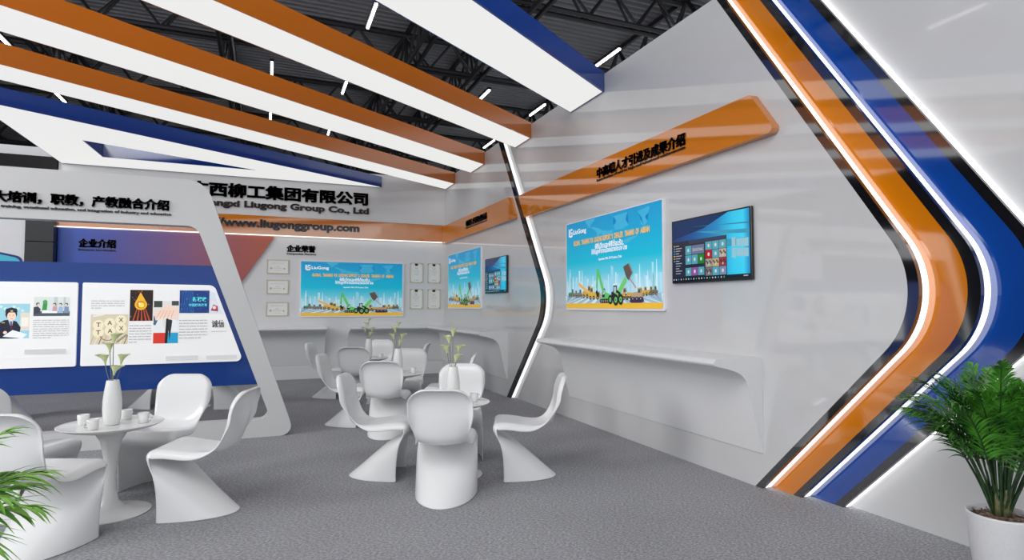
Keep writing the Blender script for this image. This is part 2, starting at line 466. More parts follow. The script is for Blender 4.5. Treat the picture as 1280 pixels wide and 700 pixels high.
# triangular light box over the back of the booth
Z0, Z1 = 4.08, 4.31
t = empty('triangular_light_box', (-3.46, 12.9, Z0), 0, 'large triangular white ceiling light box with blue sides and a sliver shaped cut-out', 'ceiling light box')
def rel(p): return (p[0]+3.46, p[1]-12.9)
outer = [rel((-3.46, 9.27)), rel((2.27, 12.87)), rel((-3.46, 12.87))]
hole = [rel((-2.673, 10.961)), rel((-0.196, 12.16)), rel((-2.649, 12.085))]
def ring_prism(bm, O, I, a, b, mi=0, mi_side=1):
    VO = [[bm.verts.new((p[0], p[1], z)) for p in O] for z in (a, b)]
    VI = [[bm.verts.new((p[0], p[1], z)) for p in I] for z in (a, b)]
    # outer and hole are both triangles; join matching corners
    order = [0, 1, 2]
    for z in (0, 1):
        for k in range(3):
            k2 = (k+1) % 3
            bm.faces.new((VO[z][k], VO[z][k2], VI[z][k2], VI[z][k])).material_index = mi
    for V in (VO, VI):
        for k in range(3):
            k2 = (k+1) % 3
            bm.faces.new((V[0][k], V[0][k2], V[1][k2], V[1][k])).material_index = mi_side
bm = bmesh.new(); ring_prism(bm, outer, hole, 0, Z1-Z0, 0, 0); bm_obj('box_body', bm, BLUE_B, t)
def inset(T, d):
    out = []
    for i in range(3):
        p = Vector(T[i]); a = (Vector(T[i-1])-p).normalized(); b = (Vector(T[(i+1) % 3])-p).normalized()
        out.append(tuple(p + (a+b).normalized()*(d/sin(a.angle(b)/2))))
    return out
hole2 = [(hole[0][0]-.02, hole[0][1]), (hole[1][0]+.03, hole[1][1]+.004), (hole[2][0]-.012, hole[2][1]+.012)]
bm = bmesh.new(); ring_prism(bm, inset(outer, 0.012), hole2, -0.004, 0.002, 0, 0); bm_obj('light_diffuser', bm, DIFF, t)

# ------------------------------------------------------------------ fascia with the company name
t = empty('name_fascia', (-3.5, FY-0.0015, 2.93), 0, 'fascia over the back wall with company name and orange web address stripe', 'fascia')
def fx(x): return x + 3.5 - (0.0015 if x == XL else 0)
bm = bmesh.new(); box(bm, -0.0, fx(XL), 0, 0.1, 0.39, 1.43); bm_obj('white_board', bm, FASCIAW, t)
bm = bmesh.new(); box(bm, -0.03, fx(XL), -0.012, 0.1, 0.012, 0.385); bm_obj('orange_stripe', bm, ORANGE, t)
bm = bmesh.new(); box(bm, -0.0, fx(XL), -0.004, 0.07, -0.001, 0.011); bm_obj('light_strip', bm, LED3, t)
bm = bmesh.new()
z = 2.93
# nine big characters over the full width of the name, then the Latin line and the web address
add_text(bm, '广西柳工集团有限公司', fx(-1.43), fx(1.985), 3.645-z, 3.94-z, -0.002, 0.018, 0.02, heavy=0.036)
bm_obj('name_lettering', bm, LETTER, t); bm = bmesh.new()
add_text(bm, 'Guangxi Liugong Group Co., Ltd', fx(-1.36), fx(2.005), 3.43-z, 3.605-z, -0.002, 0.045, 0.02)
bm_obj('latin_name_lettering', bm, LETTER, t); bm = bmesh.new()
add_text(bm, 'http:', fx(-1.52), fx(-1.02), 3.085-z, 3.235-z, -0.014, 0.025, 0.02)
add_text(bm, '//www.liugonggroup.com', fx(-0.964), fx(1.81), 3.03-z, 3.245-z, -0.014, 0.045, 0.02)
bm_obj('web_address_lettering', bm, LETTER, t)

# panel below the fascia: blue fading to rust, with a slanted right edge
t = empty('gradient_wall_panel', (-3.49, YB, 0), 0, 'blue to rust red panel with a slanted edge on the back wall behind the arch', 'wall panel')
GR = ramp_mat('printed_blue_to_rust', 'X', [(0.0, (38, 84, 182)), (0.22, (76, 84, 166)), (0.42, (114, 90, 150)), (0.62, (146, 94, 126)), (0.80, (166, 88, 88)), (1.0, (184, 92, 64))], 0, 3.62, rough=0.3)
bm = bmesh.new(); prism(bm, [(0, 0), (3.49-1.74, 0), (3.62, 2.915), (0, 2.915)], -0.05, 0, 'xz'); bm_obj('printed_panel', bm, GR, t)
bm = bmesh.new()
add_text(bm, '企业介绍', 0.31, 0.89, 2.57, 2.735, -0.052, 0.018, 0.012, heavy=0.036)
bm_obj('heading_lettering', bm, LETTER, t); bm = bmesh.new()
add_text(bm, 'Enterprise Introduction', 0.31, 0.89, 2.505, 2.548, -0.052, 0.03, 0.012)
bm_obj('subtitle_lettering', bm, LETTER, t)

bm = bmesh.new()
add_text(bm, '企业荣誉', 0.0, 0.57, 0.05, 0.20, -0.002, 0.02, 0.012, heavy=0.036)
add_text(bm, 'Corporate Honors', 0.0, 0.58, -0.012, 0.035, -0.002, 0.035, 0.012)
o = bm_obj('wall_lettering', bm, LETTER, None, (0.365, YB, 2.565))
tag(o, 'black raised heading of four characters on the white back wall above the certificates', 'lettering')

# black column and neighbouring stand at the left end
bm = bmesh.new(); box(bm, -3.91, -3.50, 12.75, 13.2, 0, 2.632); box(bm, -3.91, -3.50, 12.75, 13.2, 2.64, 3.02); bevel_all(bm, 0.003, 1)
o = bm_obj('black_column', bm, DARK); tag(o, 'matt black column with one joint at the left end of the orange fascia', 'column')
bm = bmesh.new(); box(bm, -8.0, -3.51, 12.85, 13.0, 3.95, 4.17); bm_obj_ = bm_obj('black_fascia_beam', bm, DARKG)
tag(bm_obj_, 'glossy black beam seen above the arch at the far left', 'beam')
t = empty('neighbour_display', (-6.3, 12.8, 0), 0, 'pale grey display board with cyan lower field at the far left behind the arch', 'display board')
bm = bmesh.new(); box(bm, 0, 2.38, 0, 0.08, 0, 3.1); bm_obj('board', bm, BACKWHITE, t)
a = Art(1.0)
o = fillet([(0, 1.2), (2.36, 1.2), (2.36, 2.36), (0, 2.90)], [0, 0.0, 0.12, 0]); a.poly([(p[0], p[1]) for p in o], (18, 40, 120))
o = fillet([(0, 1.2), (2.33, 1.2), (2.33, 2.33), (0, 2.86)], [0, 0.0, 0.12, 0]); a.poly([(p[0], p[1]) for p in o], (70, 190, 215))
a.poly([(0, 1.2), (1.9, 1.2), (1.75, 2.46), (0, 2.84)], (150, 210, 232))
a.y = -0.006
o = a.done('printed_graphic', t); o.location = (0, -0.004, 0)

# ------------------------------------------------------------------ orange heading planks
def plank(label, x, ya, yb, za, zb, cut_a, cut_b, depth, zh, tx):
    """ya far end, yb near end (y at the top edge); cut_* shift of the bottom corner towards the camera"""
    t = empty('heading_plank', (x-0.0015, ya, za), -pi/2, label, 'heading sign')
    L = ya-yb; h = zb-za
    pts = fillet([(cut_a, 0), (L+cut_b, 0), (L, h), (0, h)], [0.0, 0.045 if cut_b else 0, 0.03 if cut_b else 0, 0.0], 5)
    bm = bmesh.new(); prism(bm, pts, -depth, 0, 'xz')
    bm_obj('plank_board', bm, ORANGE, t)
    bm = bmesh.new()
    add_text(bm, '中高端人才引进及成果介绍', tx[0], tx[1], 0.16, 0.29, -depth-0.001, 0.018, 0.012, heavy=0.02)
    bm_obj('heading_lettering', bm, LETTER, t); bm = bmesh.new()
    add_text(bm, 'Introduction of mid to high-end talent and achievements', tx[0], tx[1], 0.118, 0.155, -depth-0.001, 0.03, 0.012)
    bm_obj('subtitle_lettering', bm, LETTER, t)
plank('long orange slanted heading plank above the large training poster on the middle wall', XM, 8.79, 3.766, 2.895, 3.275, 0.31, 0.27, 0.08, 0, (2.545, 4.20))
plank('short orange heading plank on the far wall panel, wrapping on from the back fascia', XL, 12.88, 8.93, 2.90, 3.285, 0.0, 0.27, 0.08, 0, (1.75, 2.95))

# ------------------------------------------------------------------ training poster
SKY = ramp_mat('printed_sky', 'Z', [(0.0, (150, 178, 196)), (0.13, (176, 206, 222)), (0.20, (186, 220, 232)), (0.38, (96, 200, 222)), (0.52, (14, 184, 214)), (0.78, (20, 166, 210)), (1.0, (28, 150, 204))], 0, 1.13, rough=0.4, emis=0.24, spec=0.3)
def map_art(a, W, H):
    c = (62, 176, 214)
    def pl(pts): a.poly([(u*W, (1-v)*H) for u, v in pts], c)
    pl([(.24,.01),(.36,.01),(.34,.05),(.31,.07),(.29,.11),(.27,.07)])
    pl([(.31,.10),(.34,.10),(.40,.13),(.44,.16),(.47,.20),(.42,.19),(.39,.22),(.37,.16)])
    pl([(.56,.04),(.70,.03),(.68,.10),(.71,.16),(.66,.19),(.58,.19),(.56,.14),(.59,.10)])
    pl([(.42,.15),(.50,.18),(.56,.18),(.54,.21),(.44,.21)])
    pl([(.79,.05),(.90,.03),(.89,.09),(.86,.12),(.88,.17),(.85,.21),(.82,.18),(.83,.12)])
    pl([(.84,.23),(.88,.20),(.87,.25),(.82,.27)])
    pl([(.66,.31),(.72,.29),(.80,.28),(.76,.31),(.68,.35)])
    bg = (30, 154, 206)
    for i in range(10):   # hatched texture of the map
        u = .795 + i*.012; a.line([(u*W, (1-.045)*H), ((u-.04)*W, (1-.12)*H)], 0.004, bg)
    for i in range(10):
        u = .58 + i*.013; a.line([(u*W, (1-.04)*H), ((u-.02)*W, (1-.18)*H)], 0.003, bg)

def digger(a, x, z, s, c, flip=1, boom=1):
    dk = (26, 30, 28); X = lambda u: x + flip*u*s
    a.poly([(X(-.10), z), (X(.12), z), (X(.15), z+.03*s), (X(.12), z+.06*s), (X(-.10), z+.06*s), (X(-.13), z+.03*s)], dk)
    for k in range(4): a.disc(X(-.08+.055*k), z+.03*s, .018*s, (120, 128, 120))
    a.poly([(X(-.06), z+.06*s), (X(.12), z+.06*s), (X(.14), z+.12*s), (X(.05), z+.15*s), (X(-.06), z+.13*s)], c)
    a.poly([(X(-.06), z+.08*s), (X(.01), z+.08*s), (X(.02), z+.20*s), (X(-.03), z+.21*s), (X(-.06), z+.15*s)], dk)
    a.poly([(X(-.045), z+.12*s), (X(.005), z+.12*s), (X(.01), z+.185*s), (X(-.03), z+.19*s)], (205, 225, 230))
    if boom:
        a.poly([(X(-.02), z+.12*s), (X(-.05), z+.15*s), (X(-.20), z+.46*s), (X(-.185), z+.50*s), (X(-.16), z+.48*s), (X(.0), z+.18*s)], c)
        a.poly([(X(-.165), z+.49*s), (X(-.20), z+.50*s), (X(-.225), z+.24*s), (X(-.20), z+.17*s), (X(-.185), z+.24*s)], c)
        a.poly([(X(-.20), z+.19*s), (X(-.16), z+.14*s), (X(-.13), z+.17*s), (X(-.15), z+.08*s), (X(-.21), z+.10*s), (X(-.235), z+.16*s)], dk)
def loader(a, x, z, s, c):
    dk = (24, 28, 26)
    a.poly([(x+.02*s, z+.17*s), (x+.20*s, z+.36*s), (x+.26*s, z+.40*s), (x+.28*s, z+.34*s), (x+.10*s, z+.13*s)], c)
    a.poly([(x+.20*s, z+.54*s), (x+.33*s, z+.58*s), (x+.42*s, z+.44*s), (x+.33*s, z+.34*s), (x+.27*s, z+.40*s)], (92, 78, 70))
    a.poly([(x+.33*s, z+.58*s), (x+.36*s, z+.57*s), (x+.44*s, z+.44*s), (x+.42*s, z+.44*s)], (150, 128, 112))
    a.poly([(x-.12*s, z+.06*s), (x+.10*s, z+.06*s), (x+.13*s, z+.17*s), (x+.02*s, z+.22*s), (x-.12*s, z+.18*s)], dk)
    a.poly([(x-.07*s, z+.14*s), (x+.02*s, z+.14*s), (x+.03*s, z+.28*s), (x-.06*s, z+.28*s)], dk)
    a.poly([(x-.08*s, z+.28*s), (x+.04*s, z+.28*s), (x+.03*s, z+.305*s), (x-.07*s, z+.305*s)], (210, 225, 220))
    a.poly([(x-.05*s, z+.17*s), (x+.01*s, z+.17*s), (x+.015*s, z+.26*s), (x-.045*s, z+.26*s)], (170, 190, 190))
    a.poly([(x-.02*s, z+.10*s), (x+.06*s, z+.10*s), (x+.07*s, z+.16*s), (x-.01*s, z+.18*s)], c)
    for dx, dz, r in ((-.15, .075, .07), (.13, .075, .08), (0.0, .07, .085)):
        a.disc(x+dx*s, z+dz*s, r*.85*s, dk, r*s); a.disc(x+dx*s, z+dz*s, r*.42*s, c, r*.5*s); a.disc(x+dx*s, z+dz*s, r*.15*s, dk, r*.2*s)
def truck(a, x, z, s, c, kind=0, flip=1):
    s *= 1.25
    dk = (34, 34, 38); X = lambda u: x + flip*u*s
    a.poly([(X(-.16), z+.03*s), (X(.15), z+.03*s), (X(.17), z+.10*s), (X(.10), z+.13*s), (X(-.14), z+.12*s)], c)
    a.poly([(X(.02), z+.10*s), (X(.12), z+.10*s), (X(.11), z+.20*s), (X(.03), z+.21*s)], c)
    a.poly([(X(.035), z+.13*s), (X(.105), z+.13*s), (X(.10), z+.185*s), (X(.04), z+.19*s)], (60, 84, 96))
    if kind == 1: a.poly([(X(.10), z+.10*s), (X(-.26), z+.27*s), (X(-.29), z+.25*s), (X(-.27), z+.21*s), (X(.02), z+.08*s)], (224, 178, 104))
    if kind == 2: a.poly([(X(-.14), z+.02*s), (X(-.22), z+.02*s), (X(-.20), z+.10*s), (X(-.14), z+.12*s)], (186, 150, 60))
    if kind == 3: a.poly([(X(-.20), z-.01*s), (X(-.17), z+.06*s), (X(.17), z+.06*s), (X(.20), z-.01*s), (X(.12), z-.03*s), (X(-.15), z-.03*s)], (52, 38, 92))
    if kind == 4: a.line([(X(-.02), z+.1*s), (X(-.02), z+.52*s)], .012*s, (90, 150, 120)); a.line([(X(.06), z+.1*s), (X(-.02), z+.52*s)], .008*s, (90, 150, 120))
    for u in (-.11, .0, .11):
        a.disc(X(u), z+.035*s, .035*s, dk); a.disc(X(u), z+.035*s, .014*s, (200, 180, 110))

def training_poster(loc, rz, label):
    W, H = 2.11, 1.13
    t = empty('training_poster', loc, rz, label, 'poster')
    bm = bmesh.new(); prism(bm, fillet([(-.02, -.025), (W+.03, -.025), (W+.03, H+.012), (-.02, H+.012)], 0.02, 3), -0.03, 0, 'xz')
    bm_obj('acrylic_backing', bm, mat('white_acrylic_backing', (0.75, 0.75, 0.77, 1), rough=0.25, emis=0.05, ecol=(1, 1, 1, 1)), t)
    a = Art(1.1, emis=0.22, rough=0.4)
    a.rect(0, W, 0, H, SKY)
    map_art(a, W, H)
    U = lambda u: u*W; V = lambda v: (1-v)*H
    # skyline
    rr = random.Random(3)
    for k in range(58):
        u = rr.uniform(.0, .99); h = rr.uniform(.05, .20) * (1 if rr.random() < .8 else 1.5); w = rr.uniform(.008, .02)
        c = rr.choice([(170, 216, 232), (150, 208, 228), (188, 224, 236)])
        a.rect(U(u), U(min(u+w, 1)), V(.84), V(.84-h), c)
    for u, h in ((.05, .30), (.205, .27), (.335, .2), (.81, .27), (.955, .30), (.09, .2), (.88, .2)):
        a.poly([(U(u-.008), V(.84)), (U(u+.008), V(.84)), (U(u+.002), V(.84-h)), (U(u-.002), V(.84-h))], (206, 232, 240))
    # ground with receding stripes
    a.rect(0, W, V(.945), V(.855), (150, 178, 196))
    rg = random.Random(5)
    for k in range(18):
        u = k/17; x0 = U(.5+(u-.5)*1.0); x1 = U(.5+(u-.5)*1.9)
        q = [(x0-.02, V(.86)), (x0+.02, V(.86)), (min(max(x1+.05, 0), W), V(.945)), (min(max(x1-.05, 0), W), V(.945))]
        a.poly(q, rg.choice([(196, 216, 228), (118, 148, 172), (206, 222, 232)]))
    a.rect(0, W, 0, V(.945), (226, 178, 44))
    # machines
    Yw = (200, 158, 66); Gn = (96, 190, 96); Gl = (110, 196, 104)
    base = V(.90)
    truck(a, U(.065), base+.03, .42, (70, 130, 104), 4); truck(a, U(.115), base+.03, .34, (150, 110, 84)); truck(a, U(.165), base+.02, .42, (120, 120, 110))
    truck(a, U(.265), base+.01, .62, Yw, 1); truck(a, U(.345), base-.01, .62, (214, 174, 60), 2, -1)
    truck(a, U(.80), base+.0, .45, Yw, 2); truck(a, U(.845), base+.02, .4, Yw); truck(a, U(.895), base+.03, .36, Yw); truck(a, U(.93), base+.03, .36, (110, 100, 84), 4)
    truck(a, U(.695), base-.02, .55, Yw, 2, -1)
    digger(a, U(.69), base+.0, .42, Yw, 1, 0)
    truck(a, U(.785), base-.03, .55, (176, 150, 120), 3)
    a.line([(U(.72), V(.70)), (U(.78), V(.80))], .014, (190, 120, 100))
    digger(a, U(.465), base-.05, .86, Gn)
    loader(a, U(.585), base-.07, .80, Gl)
    # emblem and words
    w = (250, 252, 252)
    ex0, ex1, ez0, ez1 = U(.040), U(.088), V(.165), V(.065)
    cxm = (ex0+ex1)/2; ww = ex1-ex0; hh = ez1-ez0
    def E(pts): a.poly([(ex0+p[0]*ww, ez0+p[1]*hh) for p in pts], w)
    E([(0, .18), (.28, .0), (.28, 1), (.0, 1)]); E([(.28, .0), (.86, .0), (1, .12), (1, .22), (.28, .22)])
    E([(.42, .34), (.58, .34), (.58, .86), (.42, .78)]); E([(.42, .86), (.60, 1), (1, 1), (1, .80), (.56, .80)])
    E([(.82, .22), (1, .22), (1, .58), (.70, .58), (.70, .44), (.82, .44)])
    a.text('LiuGong', U(.098), U(.262), V(.158), V(.085), w, .03)
    words = [('GLOBAL', .105, .19), ('TRAINING', .205, .30), ('FOR', .312, .345), ('LIUGONG', .357, .445), ('SUPPORT', .453, .54), ("'S", .547, .562),
             ('DEALER', .575, .665), ('TRAINING', .68, .77), ('OF', .783, .812), ('ASEAN', .825, .905)]
    for s_, u0, u1 in words: a.text(s_, U(u0), U(u1), V(.278), V(.218), (226, 184, 120), .06)
    a.text('พิธีเปิดและพิธีต้อนรับ', U(.365), U(.66), V(.355), V(.285), w, .03)
    a.text('ให้กับลูกค้าจากเมืองหลวงประเทศไทย', U(.325), U(.70), V(.425), V(.345), w, .03)
    a.text('September 09th, 2019 Liuzhou, China', U(.405), U(.65), V(.49), V(.455), w, .02)
    o = a.done('printed_face', t); o.location = (0, -0.031, 0)
    return t
training_poster((XM-0.0015, 7.15, 1.475), -pi/2, 'large blue training poster with machines on the middle wall, beside the wide screen')
training_poster((XL-0.0015, 12.52, 1.475), -pi/2, 'blue training poster seen at a steep angle on the far wall panel near the corner')
training_poster((0.65, YB-0.0015, 1.30), 0, 'blue training poster facing the camera on the white back wall between the certificates')

# ------------------------------------------------------------------ wall screens
DESK = ramp_mat('screen_wallpaper', 'X', [(0.0, (8, 44, 96)), (0.3, (6, 70, 132)), (0.62, (8, 120, 176)), (0.82, (40, 182, 216)), (0.93, (50, 190, 220)), (1.0, (10, 120, 178))], 0, 1.04, rough=0.15, emis=0.38)
def wall_screen(loc, label):
    W, H = 1.062, 0.625
    t = empty('wall_screen', loc, -pi/2, label, 'television')
    bm = bmesh.new(); box(bm, 0, W, -0.035, -0.012, 0, H); bevel_all(bm, 0.003, 2)
    bm_obj('screen_housing', bm, mat('black_tv_plastic', (0.01, 0.01, 0.011, 1), rough=0.2), t)
    bm = bmesh.new(); box(bm, W*.3, W*.7, -0.012, 0, H*.3, H*.7); bm_obj('wall_bracket', bm, STEEL, t)
    a = Art(0.3, emis=0.42, rough=0.15)
    x0, x1, z0, z1 = .014, W-.020, .022, H-.014
    w, h = x1-x0, z1-z0
    a.rect(x0, x1, z0, z1, DESK)
    U = lambda u: x0+u*w; V = lambda v: z0+(1-v)*h
    a.poly([(U(0), V(0)), (U(.75), V(0)), (U(.45), V(.18)), (U(0), V(.30))], (10, 52, 108))
    a.poly([(U(.35), V(.22)), (U(1), V(.30)), (U(1), V(.36)), (U(.6), V(.30))], (60, 176, 212))
    a.poly([(U(.25), V(.12)), (U(1), V(.20)), (U(1), V(.22))], (50, 150, 196))
    a.poly([(U(.4), V(.40)), (U(1), V(.42)), (U(1), V(.52)), (U(.6), V(.52))], (50, 180, 216))
    # light window emblem on the wallpaper
    lw = (170, 226, 242)
    a.poly([(U(.795), V(.40)), (U(.84), V(.395)), (U(.84), V(.53)), (U(.795), V(.53))], lw)
    a.poly([(U(.848), V(.42)), (U(.985), V(.425)), (U(.985), V(.55)), (U(.848), V(.53))], lw)
    a.poly([(U(.795), V(.55)), (U(.84), V(.55)), (U(.84), V(.71)), (U(.795), V(.69))], lw)
    a.poly([(U(.848), V(.56)), (U(.985), V(.575)), (U(.985), V(.70)), (U(.848), V(.68))], lw)
    # start menu
    a.rect(U(0), U(.735), V(.945), V(.34), (44, 50, 70))
    a.rect(U(.235), U(.735), V(.40), V(.34), (52, 66, 96))
    a.rect(U(0), U(1), V(1.0), V(.945), (10, 16, 30))
    cy = (96, 186, 206); gr = (120, 132, 168)
    def tile(u0, u1, v0, v1, c, ic=1):
        a.rect(U(u0), U(u1), V(v1), V(v0), c)
        if ic: a.disc((U(u0)+U(u1))/2, (V(v0)+V(v1))/2, .014, (236, 244, 246), .018, 8)
    for v0, v1, row in ((.43, .575, [(0, cy), (1, gr), (2, gr)]), (.585, .735, [(0, cy), (1, cy), (2, (32, 150, 38))]), (.79, .92, [(0, cy), (1, (168, 96, 178)), (2, cy)])):
        for k, c in row: tile(.19+k*.088, .19+k*.088+.083, v0, v1, c)
    a.rect(U(.278), U(.449), V(.575), V(.43), gr)
    a.text('SEASONAL', U(.29), U(.44), V(.53), V(.48), (220, 224, 236), .01)
    for r_, cs in enumerate(([cy, cy, cy], [(206, 20, 34), cy, (214, 196, 178)], [(190, 180, 168), (214, 196, 150), (170, 60, 66)], [(132, 134, 138), cy, (140, 158, 200)])):
        for k, c in enumerate(cs):
            u0 = .467+k*.089; v0 = .405+r_*.135
            tile(u0, u0+.084, v0, v0+.128, c, 1 if c in (cy, (206, 20, 34), (140, 158, 200)) else 0)
            if c not in (cy, (206, 20, 34), (140, 158, 200)):
                for q in range(5):
                    a.disc(U(u0+.015+.014*q), V(v0+.04+.05*((q*7) % 3)/2), .009, ((90, 40, 40), (60, 50, 46), (232, 226, 214))[q % 3], .012, 6)
    for k in range(12):
        c = ((214, 178, 90), (70, 170, 220), (70, 170, 220), (70, 170, 220), (236, 200, 70))[k % 5]
        if k < 7: a.rect(U(.02), U(.04), V(.40+.042*k+.022), V(.40+.042*k), c)
        a.rect(U(.05), U(.05+.05+.04*((k*5) % 3)/2), V(.405+.042*k+.012), V(.405+.042*k), (196, 202, 214))
    for k in range(20):
        c = ((240, 240, 244), (240, 240, 244), (90, 170, 220), (236, 226, 214), (80, 190, 130))[k % 5]
        a.disc(U(.02+k*.036), V(.973), .008, c, .009, 6)
    a.rect(U(.93), U(.98), V(.98), V(.965), (210, 214, 222))
    o = a.done('lit_screen', t); o.location = (0, -0.036, 0)
wall_screen((XM, 4.88, 1.724), 'wide flat screen showing a desktop start menu on the middle wall above the counter end')
wall_screen((XL, 10.16, 1.724), 'flat screen with start menu on the far wall panel left of the thin chevron')

# ------------------------------------------------------------------ certificates
CF = mat('brass_certificate_frame', (0.60, 0.53, 0.38, 1), rough=0.35)
def certificate(x, z, w, h, label, group, tall):
    t = empty('framed_certificate', (x, YB, z), 0, label, 'certificate', group)
    bm = bmesh.new(); f = 0.013
    for q in ((0, w, 0, f), (0, w, h-f, h), (0, f, f, h-f), (w-f, w, f, h-f)): box(bm, q[0], q[1], -0.02, 0, q[2], q[3])
    bm_obj('certificate_frame', bm, CF, t)
    a = Art(1.25, rough=0.4)
    a.rect(f, w-f, f, h-f, (214, 214, 212))
    if tall:
        a.rect(w*.38, w*.62, h*.88, h*.975, (58, 20, 24)); a.poly([(w*.38, h*.88), (w*.62, h*.88), (w*.5, h*.84)], (58, 20, 24))
        a.disc(w*.5, h*.77, .035, (190, 178, 126)); a.disc(w*.5, h*.79, .028, (208, 208, 206))
        for k, q in enumerate((.62, .55, .48, .40)): a.rect(w*(.25+.03*k), w*(.75-.03*k), h*q, h*(q+.014), (170, 170, 166))
        for q in (.36, .48, .60): a.rect(w*q, w*(q+.06), h*.13, h*.15, (70, 66, 60))
        for cx_, cz_ in ((.07, .05), (.93, .05), (.07, .95), (.93, .95)): a.disc(w*cx_, h*cz_, .012, (150, 136, 96), n=6)
    else:
        a.text('CERTIFICATE', w*.2, w*.8, h*.70, h*.76, (170, 168, 160))
        a.rect(w*.42, w*.58, h*.50, h*.53, (176, 174, 168)); a.rect(w*.3, w*.7, h*.38, h*.41, (180, 178, 172)); a.rect(w*.33, w*.67, h*.22, h*.24, (184, 182, 176))
        a.disc(w*.2, h*.38, .024, (176, 170, 140)); a.disc(w*.8, h*.36, .018, (176, 170, 140))
    o = a.done('certificate_paper', t); o.location = (0, -0.008, 0)
for z, nm in ((2.165, 'topmost'), (1.752, 'middle one'), (1.300, 'lowest')):
    certificate(-0.005, z, 0.415, 0.285, 'wide framed certificate left of the back wall poster, %s of its column' % nm, 'wide certificates left of the poster', False)
for x, cx_ in ((2.93, 'left'), (3.33, 'right')):
    for z, rw in ((2.02, 'upper'), (1.44, 'lower')):
        certificate(x, z, 0.295, 0.44, 'tall framed certificate with dark ribbon, %s row, %s column, right of the back wall poster' % (rw, cx_), 'tall certificates right of the poster', True)

# ------------------------------------------------------------------ wall counters
PROF = [(0.0, 0.0), (0.0, 0.785), (0.455, 0.785), (0.482, 0.780), (0.498, 0.765), (0.50, 0.748), (0.49, 0.733), (0.465, 0.726), (0.36, 0.703), (0.27, 0.675), (0.215, 0.645),
        (0.175, 0.605), (0.148, 0.55), (0.128, 0.48), (0.105, 0.37), (0.055, 0.16), (0.010, 0.0)]
def counter(name, label, stations):
    """stations: (x, y, dir) along the wall, dir = outward direction (not normalised at mitres)"""
    t = empty(name, (stations[0][0], stations[0][1], 0.29), 0, label, 'counter')
    x0, y0 = stations[0][:2]
    bm = bmesh.new(); rows = []
    for x, y, d in stations:
        rows.append([bm.verts.new((x-x0 + d[0]*p[0], y-y0 + d[1]*p[0], p[1])) for p in PROF])
    n = len(PROF)
    for A, B in zip(rows, rows[1:]):
        for k in range(n): bm.faces.new((A[k], A[(k+1) % n], B[(k+1) % n], B[k]))
    for rw in (rows[0], rows[-1]):
        for k in range(2, n): bm.faces.new((rw[1], rw[k], rw[(k+1) % n]))
    o = bm_obj('counter_shell', bm, COUNTER, t)
    for p in o.data.polygons:
        p.use_smooth = len(p.vertices) == 4
    o.data.set_sharp_from_angle(angle=radians(35))
counter('wall_counter', 'long white moulded counter cantilevered from the middle wall below the large poster', [(XM, 7.13, (-1, 0)), (XM, 3.765, (-1, 0))])
counter('wall_counter', 'white L shaped moulded counter running round the far right corner', [(1.60, YB, (0, -1)), (XL, YB, (-1, -1)), (XL, 9.15, (-1, 0))])
counter('wall_counter', 'white moulded counter on the back wall left of the poster, partly behind the arch', [(-1.2, YB, (0, -1)), (1.14, YB, (0, -1))])

# ------------------------------------------------------------------ arch with the blue board
AY = 7.446
t = empty('display_arch', (-2.6, AY, 0), 0, 'grey white arch with slanted leg and black heading, holding the blue board', 'display arch')
def mirror(pts): return pts + [(-p[0], p[1]) for p in pts[::-1]]
ax = lambda x: x + 2.6
outR = fillet([(0, 0), (ax(0.333), 0), (ax(-0.655), 2.915), (0, 2.915)], [0, 0.11, 0.27, 0], 10)[1:-1]
inR = fillet([(0, 0.20), (ax(0.068), 0.20), (ax(-0.733), 2.395), (0, 2.395)], [0, 0.085, 0.15, 0], 10)[1:-1]
def hoop(bm, O, I, a, b):
    n = len(O)
    VO = [[bm.verts.new((p[0], y, p[1])) for p in O] for y in (a, b)]; VI = [[bm.verts.new((p[0], y, p[1])) for p in I] for y in (a, b)]
    for k in range(n):
        k2 = (k+1) % n
        bm.faces.new((VO[0][k], VO[0][k2], VI[0][k2], VI[0][k])); bm.faces.new((VO[1][k2], VO[1][k], VI[1][k], VI[1][k2]))
        bm.faces.new((VO[0][k2], VO[0][k], VO[1][k], VO[1][k2])); bm.faces.new((VI[0][k], VI[0][k2], VI[1][k2], VI[1][k]))
bm = bmesh.new(); hoop(bm, mirror(outR), mirror(inR), 0, 0.17)
bmesh.ops.bevel(bm, geom=[e for e in bm.edges if abs((e.verts[0].co.y-e.verts[1].co.y)) < 1e-6 and len(e.link_faces) == 2 and e.calc_face_angle(0) > 1.2], offset=0.006, segments=2, affect='EDGES')
bm_obj('arch_frame', bm, FRAME, t)
bm = bmesh.new()
txt = '大培训，职教，产教融合介绍'
add_text(bm, '人才培养与重大培训，职教，产教融合介绍', ax(-3.27), ax(-1.006), 2.545, 2.668, -0.002, 0.018, 0.015, heavy=0.036)
bm_obj('heading_lettering', bm, LETTER, t); bm = bmesh.new()
add_text(bm, 'Introduction of major training, vocational education, and integration of industry and education', ax(-2.95), ax(-0.985), 2.487, 2.525, -0.002, 0.03, 0.012)
bm_obj('subtitle_lettering', bm, LETTER, t)
# blue board filling the middle of the arch
def inner_x(z): return ax(0.03 - 0.365*(z-0.309))
bm = bmesh.new(); prism(bm, mirror([(inner_x(0.60), 0.60), (inner_x(1.957), 1.957)]), 0.04, 0.11, 'xz')
bm_obj('blue_board', bm, BLUE_P, t)

BACKLIT = mat('backlit_panel_edge', (0.8, 0.8, 0.82, 1), rough=0.3, emis=0.25, ecol=(1, 1, 1, 1))
